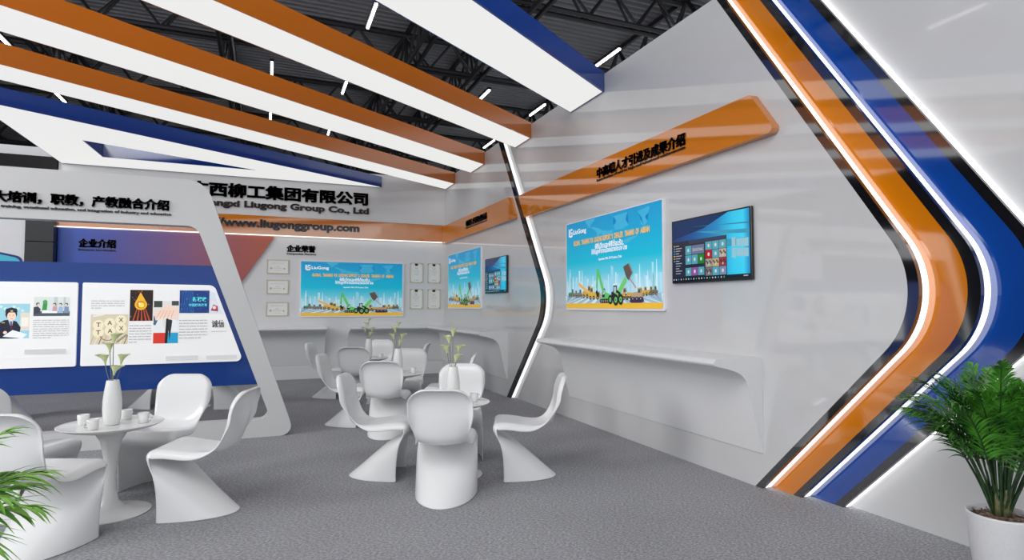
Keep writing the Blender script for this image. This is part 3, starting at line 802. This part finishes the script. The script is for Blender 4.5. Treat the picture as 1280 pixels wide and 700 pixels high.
# right hand light panel
t = empty('information_panel', (-1.78, AY+0.0385, 0.875), 0, 'white information panel with tax, oil drop and hands pictures on the blue board, right one', 'information panel')
pts = fillet([(0, 0), (1.545, 0), (1.235, 0.86), (0, 0.873)], [0.015, 0.05, 0.08, 0.015], 6)
bm = bmesh.new(); prism(bm, pts, -0.035, 0, 'xz'); bm_obj('light_box', bm, BACKLIT, t)
a = Art(1.1, emis=0.24, rough=0.35)
q = lambda x: x + 1.78
w_ = lambda z: z - 0.875
a.poly(fillet([(.012, .012), (1.52, .012), (1.222, .848), (.012, .862)], [0.01, 0.045, 0.07, 0.01], 5), (228, 228, 227))
G = (176, 176, 178)
a.lines(q(-1.70), q(-1.40), w_(1.475), w_(1.575), 4, G, .4, .3)
# lettered sweets picture
x0, x1, z0, z1 = q(-1.70), q(-1.362), w_(1.098), w_(1.415)
a.rect(x0, x1, z0, z1, (206, 196, 172))
for k in range(9): a.line([(x0+.038*k, z0), (x0+.038*k+.03, z0+.09)], .008, ((186, 172, 140), (226, 218, 200), (120, 104, 80))[k % 3])
a.line([(x0+.02, z1-.02), (x0+.12, z1-.0)], .02, (226, 220, 206)); a.line([(x1-.1, z0+.02), (x1-.01, z0+.1)], .02, (150, 138, 110))
for k, (cx_, cz_) in enumerate(((.07, .205), (.17, .225), (.27, .255), (.07, .125), (.175, .14), (.275, .165))):
    a.disc(x0+cx_, z0+cz_, .05, (234, 222, 190), .052); a.text('TAXTAX'[k], x0+cx_-.021, x0+cx_+.021, z0+cz_-.022, z0+cz_+.024, (24, 20, 20), .01)
for k in range(8):
    th = pi*(1.12+.76*k/8); th2 = pi*(1.12+.76*(k+1)/8)
    a.line([(x0+.155+.075*cos(th), z0+.115+.075*sin(th)), (x0+.155+.075*cos(th2), z0+.115+.075*sin(th2))], .007, (150, 96, 50))
# oil drop picture
x0, x1, z0, z1 = q(-1.352), q(-1.139), w_(1.342), w_(1.675)
a.rect(x0, x1, z0, z1, (34, 14, 10))
rr = random.Random(11)
for k in range(22): a.disc(rr.uniform(x0+.01, x1-.01), rr.uniform(z0+.02, z1-.01), rr.uniform(.002, .006), rr.choice([(150, 40, 20), (190, 150, 120), (110, 30, 16)]), n=6)
for dx in (.03, .07, .11, .15, .185): a.poly([(x0+dx-.006, z0), (x0+dx+.01, z0), (x0+.105+(dx-.105)*.5+.004, z0+.13), (x0+.105+(dx-.105)*.5-.004, z0+.13)], (176, 72, 40))
cx_, cz_ = (x0+x1)/2-.005, z0+.175
a.poly([(cx_+.058*cos(th), cz_+.058*sin(th)) for th in [pi*(.93+1.14*k/14) for k in range(15)]] + [(cx_-.005, cz_+.135)], (232, 176, 40))
a.disc(cx_, cz_, .043, (204, 134, 18)); a.disc(cx_+.005, cz_-.005, .027, (246, 214, 92)); a.disc(cx_-.012, cz_+.01, .010, (255, 246, 196))
# hands picture
x0, x1, z0, z1 = q(-1.129), q(-0.891), w_(1.095), w_(1.558)
a.rect(x0, x1, z0, z1, (214, 214, 210)); W2 = x1-x0; H2 = z1-z0
a.rect(x0, x0+.08, z1-.07, z1, (54, 62, 54)); a.rect(x0+.17, x1, z1-.05, z1, (60, 66, 70))
a.poly([(x0, z0+.2), (x0+.08, z0+.28), (x0+.11, z0+.12), (x0, z0+.12)], (220, 224, 226)); a.poly([(x0, z0+.30), (x0+.05, z0+.28), (x0+.02, z0+.2), (x0, z0+.2)], (60, 100, 116))
a.rect(x0, x0+W2*.5, z0, z0+.115, (206, 52, 34)); a.rect(x0+W2*.5, x1, z0, z0+.115, (28, 150, 196))
a.poly([(x0+.11, z0), (x0+.135, z0), (x0+.15, z0+.27), (x0+.12, z0+.27)], (20, 20, 24)); a.poly([(x0+.13, z0+.27), (x0+.18, z0+.25), (x0+.155, z0+.03)], (34, 38, 44))
a.poly([(x0+.18, z0+.27), (x1, z0+.24), (x1, z0+.13), (x0+.17, z0+.13)], (226, 228, 230))
a.poly([(x0+.0, z0+.33), (x0+.02, z0+.25), (x0+.06, z0+.255), (x0+.12, z0+.27), (x0+.2, z0+.262), (x1, z0+.30), (x1, z0+.37), (x0+.19, z0+.41), (x0+.12, z0+.42), (x0+.07, z0+.38)], (236, 206, 190))
for k in range(5): a.line([(x0+.025+.035*k, z0+.27), (x0+.07+.03*k, z0+.36)], .005, (200, 152, 130))
for k in range(4): a.line([(x0+.03+.038*k, z0+.262), (x0+.05+.038*k, z0+.285)], .012, (244, 220, 206))
# text columns and the blue picture
a.lines(q(-1.352), q(-1.145), w_(1.11), w_(1.315), 7, G, .35, .35)
a.lines(q(-0.884), q(-0.605), w_(1.145), w_(1.37), 7, G, .35, .8)
x0, x1, z0, z1 = q(-0.884), q(-0.592), w_(1.425), w_(1.675)
a.rect(x0, x1, z0, z1, (16, 52, 122))
for k in range(9): a.line([(x0+.01+.016*k, z0), (x0+.03+.02*k*(1-.05*k), z0+.14), (x0+.02+.014*k, z1-.0)], .0035, (28, 110, 176))
for k in range(26): a.disc(rr.uniform(x0+.01, x1-.01), rr.uniform(z0+.01, z1-.01), .003, (90, 190, 220), n=5)
a.text('新税收', x1-.165, x1-.025, z0+.125, z0+.18, (96, 220, 226), .03); a.text('中国税务改革', x1-.20, x1-.02, z0+.072, z0+.105, (96, 220, 226), .02)
# right hand clipped picture and the brush characters
a.poly([(q(-.582), w_(1.42)), (q(-.463), w_(1.42)), (q(-.545), w_(1.66)), (q(-.582), w_(1.66))], (206, 216, 230))
a.poly([(q(-.575), w_(1.45)), (q(-.50), w_(1.44)), (q(-.505), w_(1.50)), (q(-.55), w_(1.52))], (170, 60, 80)); a.disc(q(-.54), w_(1.485), .018, (236, 210, 200)); a.line([(q(-.57), w_(1.56)), (q(-.52), w_(1.54))], .014, (236, 214, 196))
a.text('诚信', q(-.562), q(-.435), w_(1.26), w_(1.345), (34, 34, 38), .02)
a.rect(q(-.57), q(-.41), w_(1.215), w_(1.222), G)
a.rect(q(-1.005), q(-.69), w_(.905), w_(.955), (206, 206, 207)); a.rect(q(-.61), q(-.30), w_(.905), w_(.95), (206, 206, 207))
a.rect(q(-1.77), q(-.30), w_(.958), w_(.961), (214, 214, 215))
o = a.done('printed_face', t); o.location = (0, -0.036, 0)

# left hand light panel
t = empty('information_panel', (-3.40, AY+0.0385, 0.875), 0, 'white information panel with officer and meeting photos, left one on the blue board', 'information panel')
q = lambda x: x + 3.40
bm = bmesh.new(); prism(bm, fillet([(0, 0), (1.577, 0), (1.577, 0.873), (0, 0.873)], 0.015, 3), -0.035, 0, 'xz'); bm_obj('light_box', bm, BACKLIT, t)
a = Art(1.1, emis=0.24, rough=0.35)
a.rect(.012, 1.55, .012, .862, (228, 228, 227))
# officer picture
x0, x1, z0, z1 = q(-2.475), q(-2.219), w_(1.175), w_(1.525)
a.rect(x0, x1, z0, z1, (150, 200, 214)); a.rect(x0+.18, x1, z0+.08, z1-.09, (214, 208, 194)); a.rect(x0+.19, x1-.01, z0+.12, z1-.14, (232, 228, 216))
for k in range(6): a.disc(x0+.02+.035*k, z1-.03-.02*(k % 3), .014, (196, 222, 220))
a.poly([(x0, z0), (x0+.17, z0), (x0+.185, z0+.11), (x0+.15, z0+.17), (x0+.10, z0+.19), (x0+.05, z0+.185), (x0, z0+.15)], (26, 28, 48))
a.poly([(x0+.08, z0+.19), (x0+.125, z0+.19), (x0+.11, z0+.10)], (160, 190, 220)); a.line([(x0+.105, z0+.17), (x0+.11, z0+.09)], .012, (90, 24, 40))
a.disc(x0+.105, z0+.245, .048, (30, 24, 26), .052); a.disc(x0+.108, z0+.225, .036, (238, 206, 186), .048)
a.poly([(x0+.055, z0+.262), (x0+.155, z0+.262), (x0+.150, z0+.298), (x0+.105, z0+.312), (x0+.06, z0+.298)], (28, 32, 52)); a.rect(x0+.098, x0+.118, z0+.268, z0+.284, (196, 170, 90))
a.rect(x0+.088, x0+.100, z0+.232, z0+.237, (50, 36, 34)); a.rect(x0+.116, x0+.128, z0+.232, z0+.237, (50, 36, 34)); a.rect(x0+.10, x0+.118, z0+.196, z0+.201, (190, 80, 84))
a.poly([(x0+.04, z0+.02), (x0+.20, z0+.0), (x0+.24, z0+.04), (x0+.12, z0+.085)], (228, 232, 240)); a.disc(x0+.06, z0+.06, .016, (238, 206, 186)); a.rect(x0+.03, x0+.055, z0+.155, z0+.163, (200, 174, 96))
# meeting picture
x0, x1, z0, z1 = q(-2.19), q(-1.884), w_(1.399), w_(1.595)
a.rect(x0, x1, z0, z1, (206, 214, 212)); a.rect(x0+.17, x0+.20, z0+.07, z1, (182, 194, 192)); a.rect(x0+.25, x0+.27, z0+.07, z1, (182, 194, 192)); a.rect(x0, x1, z0, z0+.05, (70, 82, 92))
a.poly([(x0+.07, z0+.06), (x0+.11, z0+.06), (x0+.115, z0+.13), (x0+.10, z0+.17), (x0+.08, z0+.15)], (62, 140, 70)); a.disc(x0+.095, z0+.145, .02, (74, 156, 80)); a.rect(x0+.08, x0+.12, z0+.045, z0+.06, (230, 232, 230))
a.poly([(x0, z0+.02), (x0+.05, z0+.03), (x0+.06, z0+.07), (x0+.035, z0+.10), (x0, z0+.09)], (56, 60, 72)); a.disc(x0+.035, z0+.122, .016, (40, 32, 30)); a.disc(x0+.04, z0+.117, .012, (226, 190, 170))
for dx, c in ((.175, (190, 150, 160)), (.225, (150, 176, 206)), (.275, (120, 140, 170))):
    a.poly([(x0+dx-.022, z0+.03), (x0+dx+.026, z0+.03), (x0+dx+.02, z0+.095), (x0+dx-.012, z0+.10)], c); a.disc(x0+dx, z0+.120, .015, (40, 32, 30)); a.disc(x0+dx-.003, z0+.115, .011, (228, 194, 174))
a.rect(x0+.07, x0+.20, z0+.03, z0+.05, (232, 236, 238))
a.lines(q(-2.19), q(-1.885), w_(1.175), w_(1.375), 9, G, .35, .5)
a.lines(q(-3.2), q(-2.6), w_(1.2), w_(1.6), 12, G, .35, .5)
a.rect(q(-2.25), q(-1.905), w_(1.015), w_(1.062), (196, 196, 197))
a.rect(q(-3.38), q(-1.86), w_(.975), w_(.978), (214, 214, 215))
o = a.done('printed_face', t); o.location = (0, -0.036, 0)

# ------------------------------------------------------------------ moulded cantilever chair
def chair_mesh():
    # stations: centre (y, z), side edge (y, z), half width, rolled edge amount; forward is +y
    st = [
        (-.250, .000, .215, .000, .245, 0), (-.205, .035, .213, .050, .245, 0), (-.125, .100, .214, .120, .245, 0), (-.030, .180, .219, .200, .245, 0),
        (.065, .258, .230, .270, .245, 0), (.150, .322, .247, .322, .245, .15), (.215, .362, .268, .364, .245, .4), (.265, .396, .288, .398, .246, .8),
        (.296, .434, .303, .432, .247, 1.2), (.292, .470, .297, .468, .247, 1.4), (.252, .491, .256, .489, .246, 1.5), (.155, .485, .156, .488, .242, 1.5),
        (.050, .468, .050, .474, .236, 1.5), (-.040, .455, -.036, .468, .226, 1.25), (-.115, .449, -.100, .478, .212, .8), (-.178, .460, -.148, .504, .201, .45),
        (-.222, .500, -.184, .550, .208, .45), (-.243, .570, -.213, .606, .228, .7), (-.254, .660, -.238, .672, .245, 1), (-.262, .745, -.251, .748, .247, 1),
        (-.277, .815, -.270, .816, .240, 1), (-.299, .870, -.294, .870, .229, 1), (-.318, .902, -.315, .902, .220, 1)]
    P = catmull(st, 4)
    bm = bmesh.new(); rows = []
    NU = 28; SG = 1
    # arc length from the top for the rounded corners
    L = [0]*len(P)
    for i in range(len(P)-2, -1, -1): L[i] = L[i+1] + math.hypot(P[i+1][0]-P[i][0], P[i+1][1]-P[i][1])
    for i, (cy_, cz_, sy_, sz_, w, fl) in enumerate(P):
        a0 = P[max(i-1, 0)]; a1 = P[min(i+1, len(P)-1)]
        tx, tz = a1[0]-a0[0], a1[1]-a0[1]; n = math.hypot(tx, tz) or 1; tx /= n; tz /= n
        nx, nz = -tz, tx        # left of travel
        # travel runs tail -> lip -> seat -> back; sitter side is to the right of travel above the lip
        sx_, sz2 = tz, -tx
        R = 0.135
        if L[i] < R: w = w - R + sqrt(max(R*R-(R-L[i])**2, 0)) + 0.004
        row = []
        for k in range(NU+1):
            u = -1 + 2*k/NU; ph = u*pi/2
            if fl <= 0.0: f = 1-cos(ph); X = w*sin(ph)
            else:
                m = min(1, fl); X = w*(sin(ph)*(1-m) + u*m); f = (1-cos(ph))*(1-m) + (u*u)*m
            y_ = cy_ + (sy_-cy_)*f; z_ = cz_ + (sz_-cz_)*f
            if fl > 0:
                ds = min(w*(1-abs(u)), L[i]) if L[i] < .2 else w*(1-abs(u))
                e = min(1, max(0, 1-ds/0.052))
                off = 0.036*fl*(1-sqrt(max(0, 1-e*e)))
                y_ -= SG*sx_*off; z_ -= SG*sz2*off     # away from the sitter
                X -= math.copysign(0.003*e*fl, u)
            row.append(bm.verts.new((X, y_, z_)))
        rows.append(row)
    for A, B in zip(rows, rows[1:]):
        for k in range(NU): bm.faces.new((A[k], A[k+1], B[k+1], B[k]))
    bmesh.ops.remove_doubles(bm, verts=bm.verts, dist=0.0002)
    bmesh.ops.recalc_face_normals(bm, faces=bm.faces)
    me = bpy.data.meshes.new('chair_source'); bm.to_mesh(me); bm.free()
    ob = bpy.data.objects.new('chair_source', me); COL.objects.link(ob)
    m = ob.modifiers.new('s', 'SOLIDIFY'); m.thickness = 0.011; m.offset = 0
    m = ob.modifiers.new('b', 'SUBSURF'); m.levels = 1; m.render_levels = 1
    bpy.context.view_layer.update()
    out = bpy.data.meshes.new_from_object(ob.evaluated_get(bpy.context.evaluated_depsgraph_get()))
    out.name = 'moulded_chair'
    bpy.data.objects.remove(ob)
    zmin = min(v.co.z for v in out.vertices)
    for v in out.vertices: v.co.z -= zmin
    for p in out.polygons: p.use_smooth = True
    out.materials.append(CHAIR)
    return out
CH = chair_mesh()
D0 = radians(67.5)
def chair(T, k, label, group, turn=0.0, dist=0.67):
    """k = 0 front (back to the camera), 1 right, 2 back, 3 left of its table"""
    hd = D0 + k*pi/2 + turn
    o = bpy.data.objects.new('moulded_chair', CH); COL.objects.link(o)
    o.location = (T[0]-dist*cos(hd), T[1]-dist*sin(hd), 0); o.rotation_euler = (0, 0, hd-pi/2)
    tag(o, label, 'chair', group)
    return o

def tulip_table_mesh():
    bm = bmesh.new()
    lathe(bm, [(0, 0.588), (0.11, 0.589), (0.20, 0.600), (0.29, 0.622), (0.330, 0.641), (0.333, 0.646), (0.327, 0.648), (0.315, 0.643), (0.29, 0.637), (0.24, 0.635), (0, 0.635)], 56)
    top = bpy.data.meshes.new('table_top'); bmesh.ops.recalc_face_normals(bm, faces=bm.faces); bm.to_mesh(top); bm.free()
    bm = bmesh.new()
    lathe(bm, [(0, 0.586), (0.112, 0.586), (0.10, 0.575), (0.068, 0.52), (0.048, 0.42), (0.040, 0.30), (0.042, 0.18), (0.058, 0.09), (0.095, 0.045), (0.16, 0.022), (0.24, 0.012), (0.265, 0.006), (0.262, 0.0), (0, 0)], 48)
    ped = bpy.data.meshes.new('table_pedestal'); bmesh.ops.recalc_face_normals(bm, faces=bm.faces); bm.to_mesh(ped); bm.free()
    for me in (top, ped):
        me.materials.append(TABLE)
        for p in me.polygons: p.use_smooth = True
        me.set_sharp_from_angle(angle=radians(40))
    return top, ped
TT, TP = tulip_table_mesh()
def table(T, label):
    t = empty('pedestal_table', (T[0], T[1], 0), 0, label, 'table', 'round pedestal tables')
    link('table_top', TT, None, t); link('pedestal', TP, None, t)

# vase
bm = bmesh.new()
lathe(bm, [(0, 0), (0.044, 0), (0.050, 0.006), (0.058, 0.06), (0.0615, 0.12), (0.060, 0.18), (0.052, 0.25), (0.041, 0.318), (0.039, 0.323), (0.035, 0.320), (0.044, 0.25), (0.05, 0.18), (0.05, 0.05), (0, 0.03)], 20)
for v in bm.verts:      # faint vertical facets
    v.co.x *= 1.0; v.co.y *= 1.0
VASE = bpy.data.meshes.new('vase'); bmesh.ops.recalc_face_normals(bm, faces=bm.faces); bm.to_mesh(VASE); bm.free()
for p in VASE.polygons: p.use_smooth = True
VASE.materials.append(CERAM)
# mug with a handle
def mug_meshes():
    bm = bmesh.new()
    lathe(bm, [(0, 0), (0.031, 0), (0.033, 0.003), (0.039, 0.072), (0.037, 0.074), (0.0355, 0.071), (0.030, 0.006), (0, 0.006)], 24)
    body = bpy.data.meshes.new('mug_body'); bmesh.ops.recalc_face_normals(bm, faces=bm.faces); bm.to_mesh(body); bm.free()
    bm = bmesh.new()
    tube(bm, [(0.035, 0, 0.059), (0.050, 0, 0.061), (0.060, 0, 0.051), (0.060, 0, 0.034), (0.050, 0, 0.021), (0.033, 0, 0.019)], 0.0042, 8)
    hd = bpy.data.meshes.new('mug_handle'); bmesh.ops.recalc_face_normals(bm, faces=bm.faces); bm.to_mesh(hd); bm.free()
    for me in (body, hd):
        me.materials.append(CERAM)
        for p in me.polygons: p.use_smooth = True
    return body, hd
MB_, MH_ = mug_meshes()
# calla lily: stem, trumpet, spadix
PETAL = mat('cream_green_petal', (0.62, 0.68, 0.36, 1), rough=0.45, noise=0.15, bscale=40)
LSTEM = mat('grey_green_wire_stem', (0.16, 0.19, 0.15, 1), rough=0.4)
SPAD = mat('yellow_spadix', (0.55, 0.34, 0.03, 1), rough=0.6)
def trumpet(bm, p, lean, s=1.0):
    """open funnel at p, mouth leaning towards azimuth lean"""
    n = 16; rings = []
    d = Vector((cos(lean), sin(lean), 0))
    for j in range(7):
        t = j/6; r = (0.006 + 0.026*t**1.7)*s
        ring = []
        for k in range(n):
            th = 2*pi*k/n; e = Vector((cos(th), sin(th), 0)); front = max(0, e.dot(d))
            q = Vector(p) + e*r*(1+0.9*front**2*t) + Vector((0, 0, (0.07*t + 0.02*t*front - 0.022*t*t*front**3)*s)) + d*0.010*t*s
            ring.append(bm.verts.new(q))
        rings.append(ring)
    for A, B in zip(rings, rings[1:]):
        for k in range(n): bm.faces.new((A[k], A[(k+1) % n], B[(k+1) % n], B[k]))
    bm.faces.new(rings[0][::-1])
LIL = [(-0.004, 0.0, 0.585, 1.2, 'topmost'), (-0.035, 0.01, 0.52, 2.6, 'second from the top'), (-0.052, -0.01, 0.435, 3.4, 'leftmost'), (0.042, 0.022, 0.435, -0.2, 'rightmost'), (0.024, -0.028, 0.355, 0.2, 'lowest')]
lily_src = []
for dx, dy, z, lean, nm in LIL:
    sa = bmesh.new(); x0 = dx*0.35
    tube(sa, [(x0*.5, dy*.5, 0.045), (x0, dy*.35, 0.30), (dx*.8, dy, 0.30+(z-0.30)*.6), (dx, dy, z+0.004)], 0.0028, 5)
    m1 = bpy.data.meshes.new('lily_stem'); sa.to_mesh(m1); sa.free(); m1.materials.append(LSTEM)
    sb = bmesh.new(); trumpet(sb, (dx, dy, z), lean); m2 = bpy.data.meshes.new('lily_petal'); sb.to_mesh(m2); sb.free(); m2.materials.append(PETAL)
    sc = bmesh.new(); tube(sc, [(dx, dy, z+.015), (dx, dy, z+.058)], [0.004, 0.003], 6); m3 = bpy.data.meshes.new('lily_spadix'); sc.to_mesh(m3); sc.free(); m3.materials.append(SPAD)
    for me in (m1, m2, m3):
        for p in me.polygons: p.use_smooth = True
    lily_src.append((m1, m2, m3, nm))

TA, TB, TC, TD, TE, TF = (-1.03, 5.16), (1.56, 5.15), (1.565, 7.59), (1.58, 10.03), (-1.01, 10.05), (-3.70, 10.05)
where = {TA: 'the front left table', TB: 'the front centre table', TC: 'the middle centre table', TD: 'the furthest centre table'}
MUGS = [((-.19, .07), 2.4, 'left'), ((-.08, -.16), 3.9, 'front'), ((.055, .205), 1.1, 'back'), ((.20, 0.0), -.3, 'right')]
for T, wn in where.items():
    table(T, 'white round pedestal table set with vase and mugs, %s' % wn[4:])
    o = bpy.data.objects.new('flower_vase', VASE); COL.objects.link(o); o.location = (T[0], T[1], 0.636)
    tag(o, 'slim white ceramic vase in the middle of %s' % wn, 'vase')
    for m1, m2, m3, nm in lily_src:
        g = empty('calla_lily', (T[0], T[1], 0.640), -radians(22.5), 'cream calla lily, %s in the vase on %s' % (nm, wn), 'flower', 'calla lilies in the vases')
        link('lily_stem', m1, None, g); link('lily_petal', m2, None, g); link('lily_spadix', m3, None, g)
    for (dx, dy), rot, nm in MUGS:
        g = empty('coffee_mug', (T[0]+dx, T[1]+dy, 0.636), rot, 'small white mug at the %s of the vase on %s' % (nm, wn), 'mug', 'mugs on the round tables')
        link('mug_body', MB_, None, g); link('mug_handle', MH_, None, g)
table(TE, 'white round pedestal table whose base shows under the blue board of the arch')

names = {0: 'seen from behind in front of', 1: 'right of', 2: 'facing the camera behind', 3: 'left of'}
for T, wn in where.items():
    for k in range(4):
        chair(T, k, 'white moulded chair %s %s' % (names[k], wn), 'white cantilever chairs', turn=(radians(3) if T == TA and k == 1 else 0))
chair(TE, 1, 'white moulded chair beyond the arch, foot showing right of the pedestal under the blue board', 'white cantilever chairs')
chair(TE, 3, 'white moulded chair beyond the arch, pointed foot showing left of the pedestal', 'white cantilever chairs')
chair(TF, 1, 'white cantilever chair beyond the arch at the far left edge, mostly hidden by nearer chairs', 'white cantilever chairs')

# ------------------------------------------------------------------ areca palms
def frond_mesh(az, lean, L, h0, seed, wide=1.0):
    """one palm stem with its feathered leaf: a rising stalk that arches over, with paired leaflets"""
    r = random.Random(seed); bm = bmesh.new()
    d = Vector((cos(az), sin(az), 0)); side = Vector((-sin(az), cos(az), 0))
    n = 16; pts = []; p = Vector((cos(az)*0.035*r.uniform(.2, 1), sin(az)*0.035*r.uniform(.2, 1), 0))
    total = h0 + L
    ang = lean*0.35
    for i in range(n+1):
        pts.append(p.copy())
        t = i/n
        ang = lean*(0.30 + 0.55*t) + max(0, t-0.45)**1.6*2.3*lean**0.5
        p = p + (d*sin(ang) + Vector((0, 0, 1))*cos(ang))*(total/n)
    rad = [0.0065*(1-0.75*i/n) for i in range(n+1)]
    tube(bm, pts, rad, 6, 1)
    # leaflets
    start = h0/total; npair = 22
    for j in range(npair):
        t = start + (1-start)*(j+0.5)/npair*0.99
        fi = t*n; i = min(int(fi), n-1); f = fi-i
        c = pts[i].lerp(pts[i+1], f); tg = (pts[i+1]-pts[i]).normalized(); up = side.cross(tg) * -1
        if up.z < 0: up = -up
        q = (j+0.5)/npair
        ll = (0.08 + 0.15*sin(pi*min(1, q*0.85+0.18)))*(0.3+0.7*wide)*r.uniform(.88, 1.1)*(1-0.25*q)
        for s in (-1, 1):
            dirv = (side*s*(0.9-0.35*q) + tg*(0.85+0.6*q)*r.uniform(.8, 1.2) + up*r.uniform(-.05, .35)).normalized()
            wv = dirv.cross(up).normalized(); wd = 0.0060*r.uniform(.8, 1.15)*wide
            prev = None; m = 5; drop = r.uniform(.3, .65)
            for k in range(m+1):
                u = k/m
                cc = c + dirv*ll*u + Vector((0, 0, -1))*ll*drop*u*u
                ww = wd*(sin(pi*min(1, 0.12+u*0.88))**0.6)*(1-u**4)+0.0004
                fold = up*ww*0.35
                row = (bm.verts.new(cc - wv*ww + fold), bm.verts.new(cc), bm.verts.new(cc + wv*ww + fold))
                if prev:
                    for a_ in (0, 1):
                        fc = bm.faces.new((prev[a_], prev[a_+1], row[a_+1], row[a_])); fc.material_index = 0
                prev = row
    return bm

def palm(loc, label, seed, nf, scale, azfn, leafm, keep=None, wide=1.0):
    t = empty('potted_palm', (loc[0], loc[1], 0), 0, label, 'potted plant')
    hp = 0.42; s = scale
    bm = bmesh.new()
    lathe(bm, [(0, 0), (0.095, 0), (0.105, 0.008), (0.125, 0.12), (0.142, 0.26), (0.152, hp-.01), (0.1515, hp), (0.146, hp+.001), (0.143, hp-.01), (0.138, hp-.045), (0, hp-.045)], 48)
    o = bm_obj('plant_pot', bm, POT, t, smooth=True)
    bm = bmesh.new(); lathe(bm, [(0.141, hp-.03), (0.10, hp-.018), (0.05, hp-.012), (0, hp-.010)], 30)
    rr = random.Random(seed+1)
    for k in range(150):     # bark chips
        a_ = rr.uniform(0, 2*pi); q_ = sqrt(rr.random())*0.128; x, y_ = q_*cos(a_), q_*sin(a_)
        th = rr.uniform(0, pi); l_ = rr.uniform(.006, .014); w2 = l_*.45; z = hp-.012-rr.uniform(0, .006)
        v = [bm.verts.new((x+cos(th)*a1*l_-sin(th)*b1*w2, y_+sin(th)*a1*l_+cos(th)*b1*w2, z+c1)) for a1, b1, c1 in ((-1, -1, 0), (1, -1, .004), (1, 1, .007), (-1, 1, .003))]
        bm.faces.new(v)
    o = bm_obj('bark_mulch', bm, BARK, t)
    rr = random.Random(seed)
    for k in range(6):       # sheathed cane bases
        a_ = 2*pi*k/6 + rr.uniform(-.3, .3); x, y_ = .032*cos(a_), .032*sin(a_)
        bm = bmesh.new(); tube(bm, [(x, y_, hp-.03), (x*1.1, y_*1.1, hp+.05), (x*1.35, y_*1.35, hp+.13)], [.014, .013, .007], 8)
        q_ = Vector((cos(a_), sin(a_), 0))
        b0 = Vector((x, y_, hp+.10)); v = [bm.verts.new(b0), bm.verts.new(b0+Vector((-q_.y*.010, q_.x*.010, .02))), bm.verts.new(b0+q_*.035+Vector((0, 0, .065)))]
        bm.faces.new(v)
        bm_obj('cane_base', bm, SHEATH, t, smooth=True)
    for k in range(nf):
        az, lean, L, h0 = azfn(k, rr)
        bm = frond_mesh(az, lean, L*s, h0*s, seed*100+k, wide)
        me = bpy.data.meshes.new('palm_frond'); bm.to_mesh(me); bm.free()
        me.materials.append(leafm); me.materials.append(STEM)
        for p in me.polygons: p.use_smooth = True
        if keep:
            for v in me.vertices:
                wx = loc[0] + v.co.x
                if wx > keep: v.co.x -= (wx-keep)*0.97
        o = link('palm_frond', me, None, t, (0, 0, hp-0.03))
def azr(k, r):
    az = 2.399963*k + r.uniform(-.25, .25)
    lean = (0.26, 0.50, 0.72, 0.92)[k % 4] * r.uniform(.85, 1.15)
    return az, lean, r.uniform(.38, .48), r.uniform(.30, .40) * (1.0 if lean < .65 else .92)
palm((3.57, 1.93), 'leafy green palm in a white pot standing against the right wall', 3, 46, 1.0, azr, LEAF, keep=4.03)
def azl(k, r):
    az = 2.399963*k + r.uniform(-.25, .25)
    lean = (0.28, 0.46, 0.68, 0.95, 1.2)[k % 5] * r.uniform(.9, 1.1)
    return az, lean, r.uniform(.40, .50), r.uniform(.24, .34) * (1.0 if lean < .6 else .7)
palm((-1.18, 2.49), 'green palm whose arching fronds enter at the bottom left corner', 8, 40, 1.12, azl, LEAF2, wide=1.4)

# ------------------------------------------------------------------ light
w = bpy.data.worlds.new('hall_daylight'); S.world = w; w.use_nodes = True
bg = w.node_tree.nodes['Background']; bg.inputs['Color'].default_value = (0.95, 0.97, 1.0, 1); bg.inputs['Strength'].default_value = 1.12
def area(name, loc, rot, sx, sy, power, col=(1, 1, 1)):
    L = bpy.data.lights.new(name, 'AREA'); L.shape = 'RECTANGLE'; L.size = sx; L.size_y = sy; L.energy = power; L.color = col
    o = bpy.data.objects.new(name, L); COL.objects.link(o); o.location = loc; o.rotation_euler = rot
    return o
area('fill_light', (-4.0, -1.0, 8.3), (radians(22), radians(-12), 0), 7, 5, 620)  # added fill lamp, out of view overhead behind the camera
area('fill_light', (-13.0, 4.5, 6.5), (radians(12), radians(-64), 0), 6.5, 4, 950)  # second added fill, unseen off to the left, brightens the far half of the booth

# ------------------------------------------------------------------ camera
cam = bpy.data.cameras.new('camera'); co = bpy.data.objects.new('camera', cam); COL.objects.link(co)
cam.sensor_width = 36; cam.lens = 740.7/1280*36; cam.clip_start = 0.05; cam.clip_end = 200
co.location = (0, 0, 1.5); co.rotation_euler = (radians(90+2.53), 0, -radians(22.5))
S.camera = co
S.view_settings.view_transform = 'Standard'; S.view_settings.look = 'None'
S.view_settings.exposure = 0.13; S.view_settings.gamma = 1.0; S.view_settings.use_curve_mapping = False
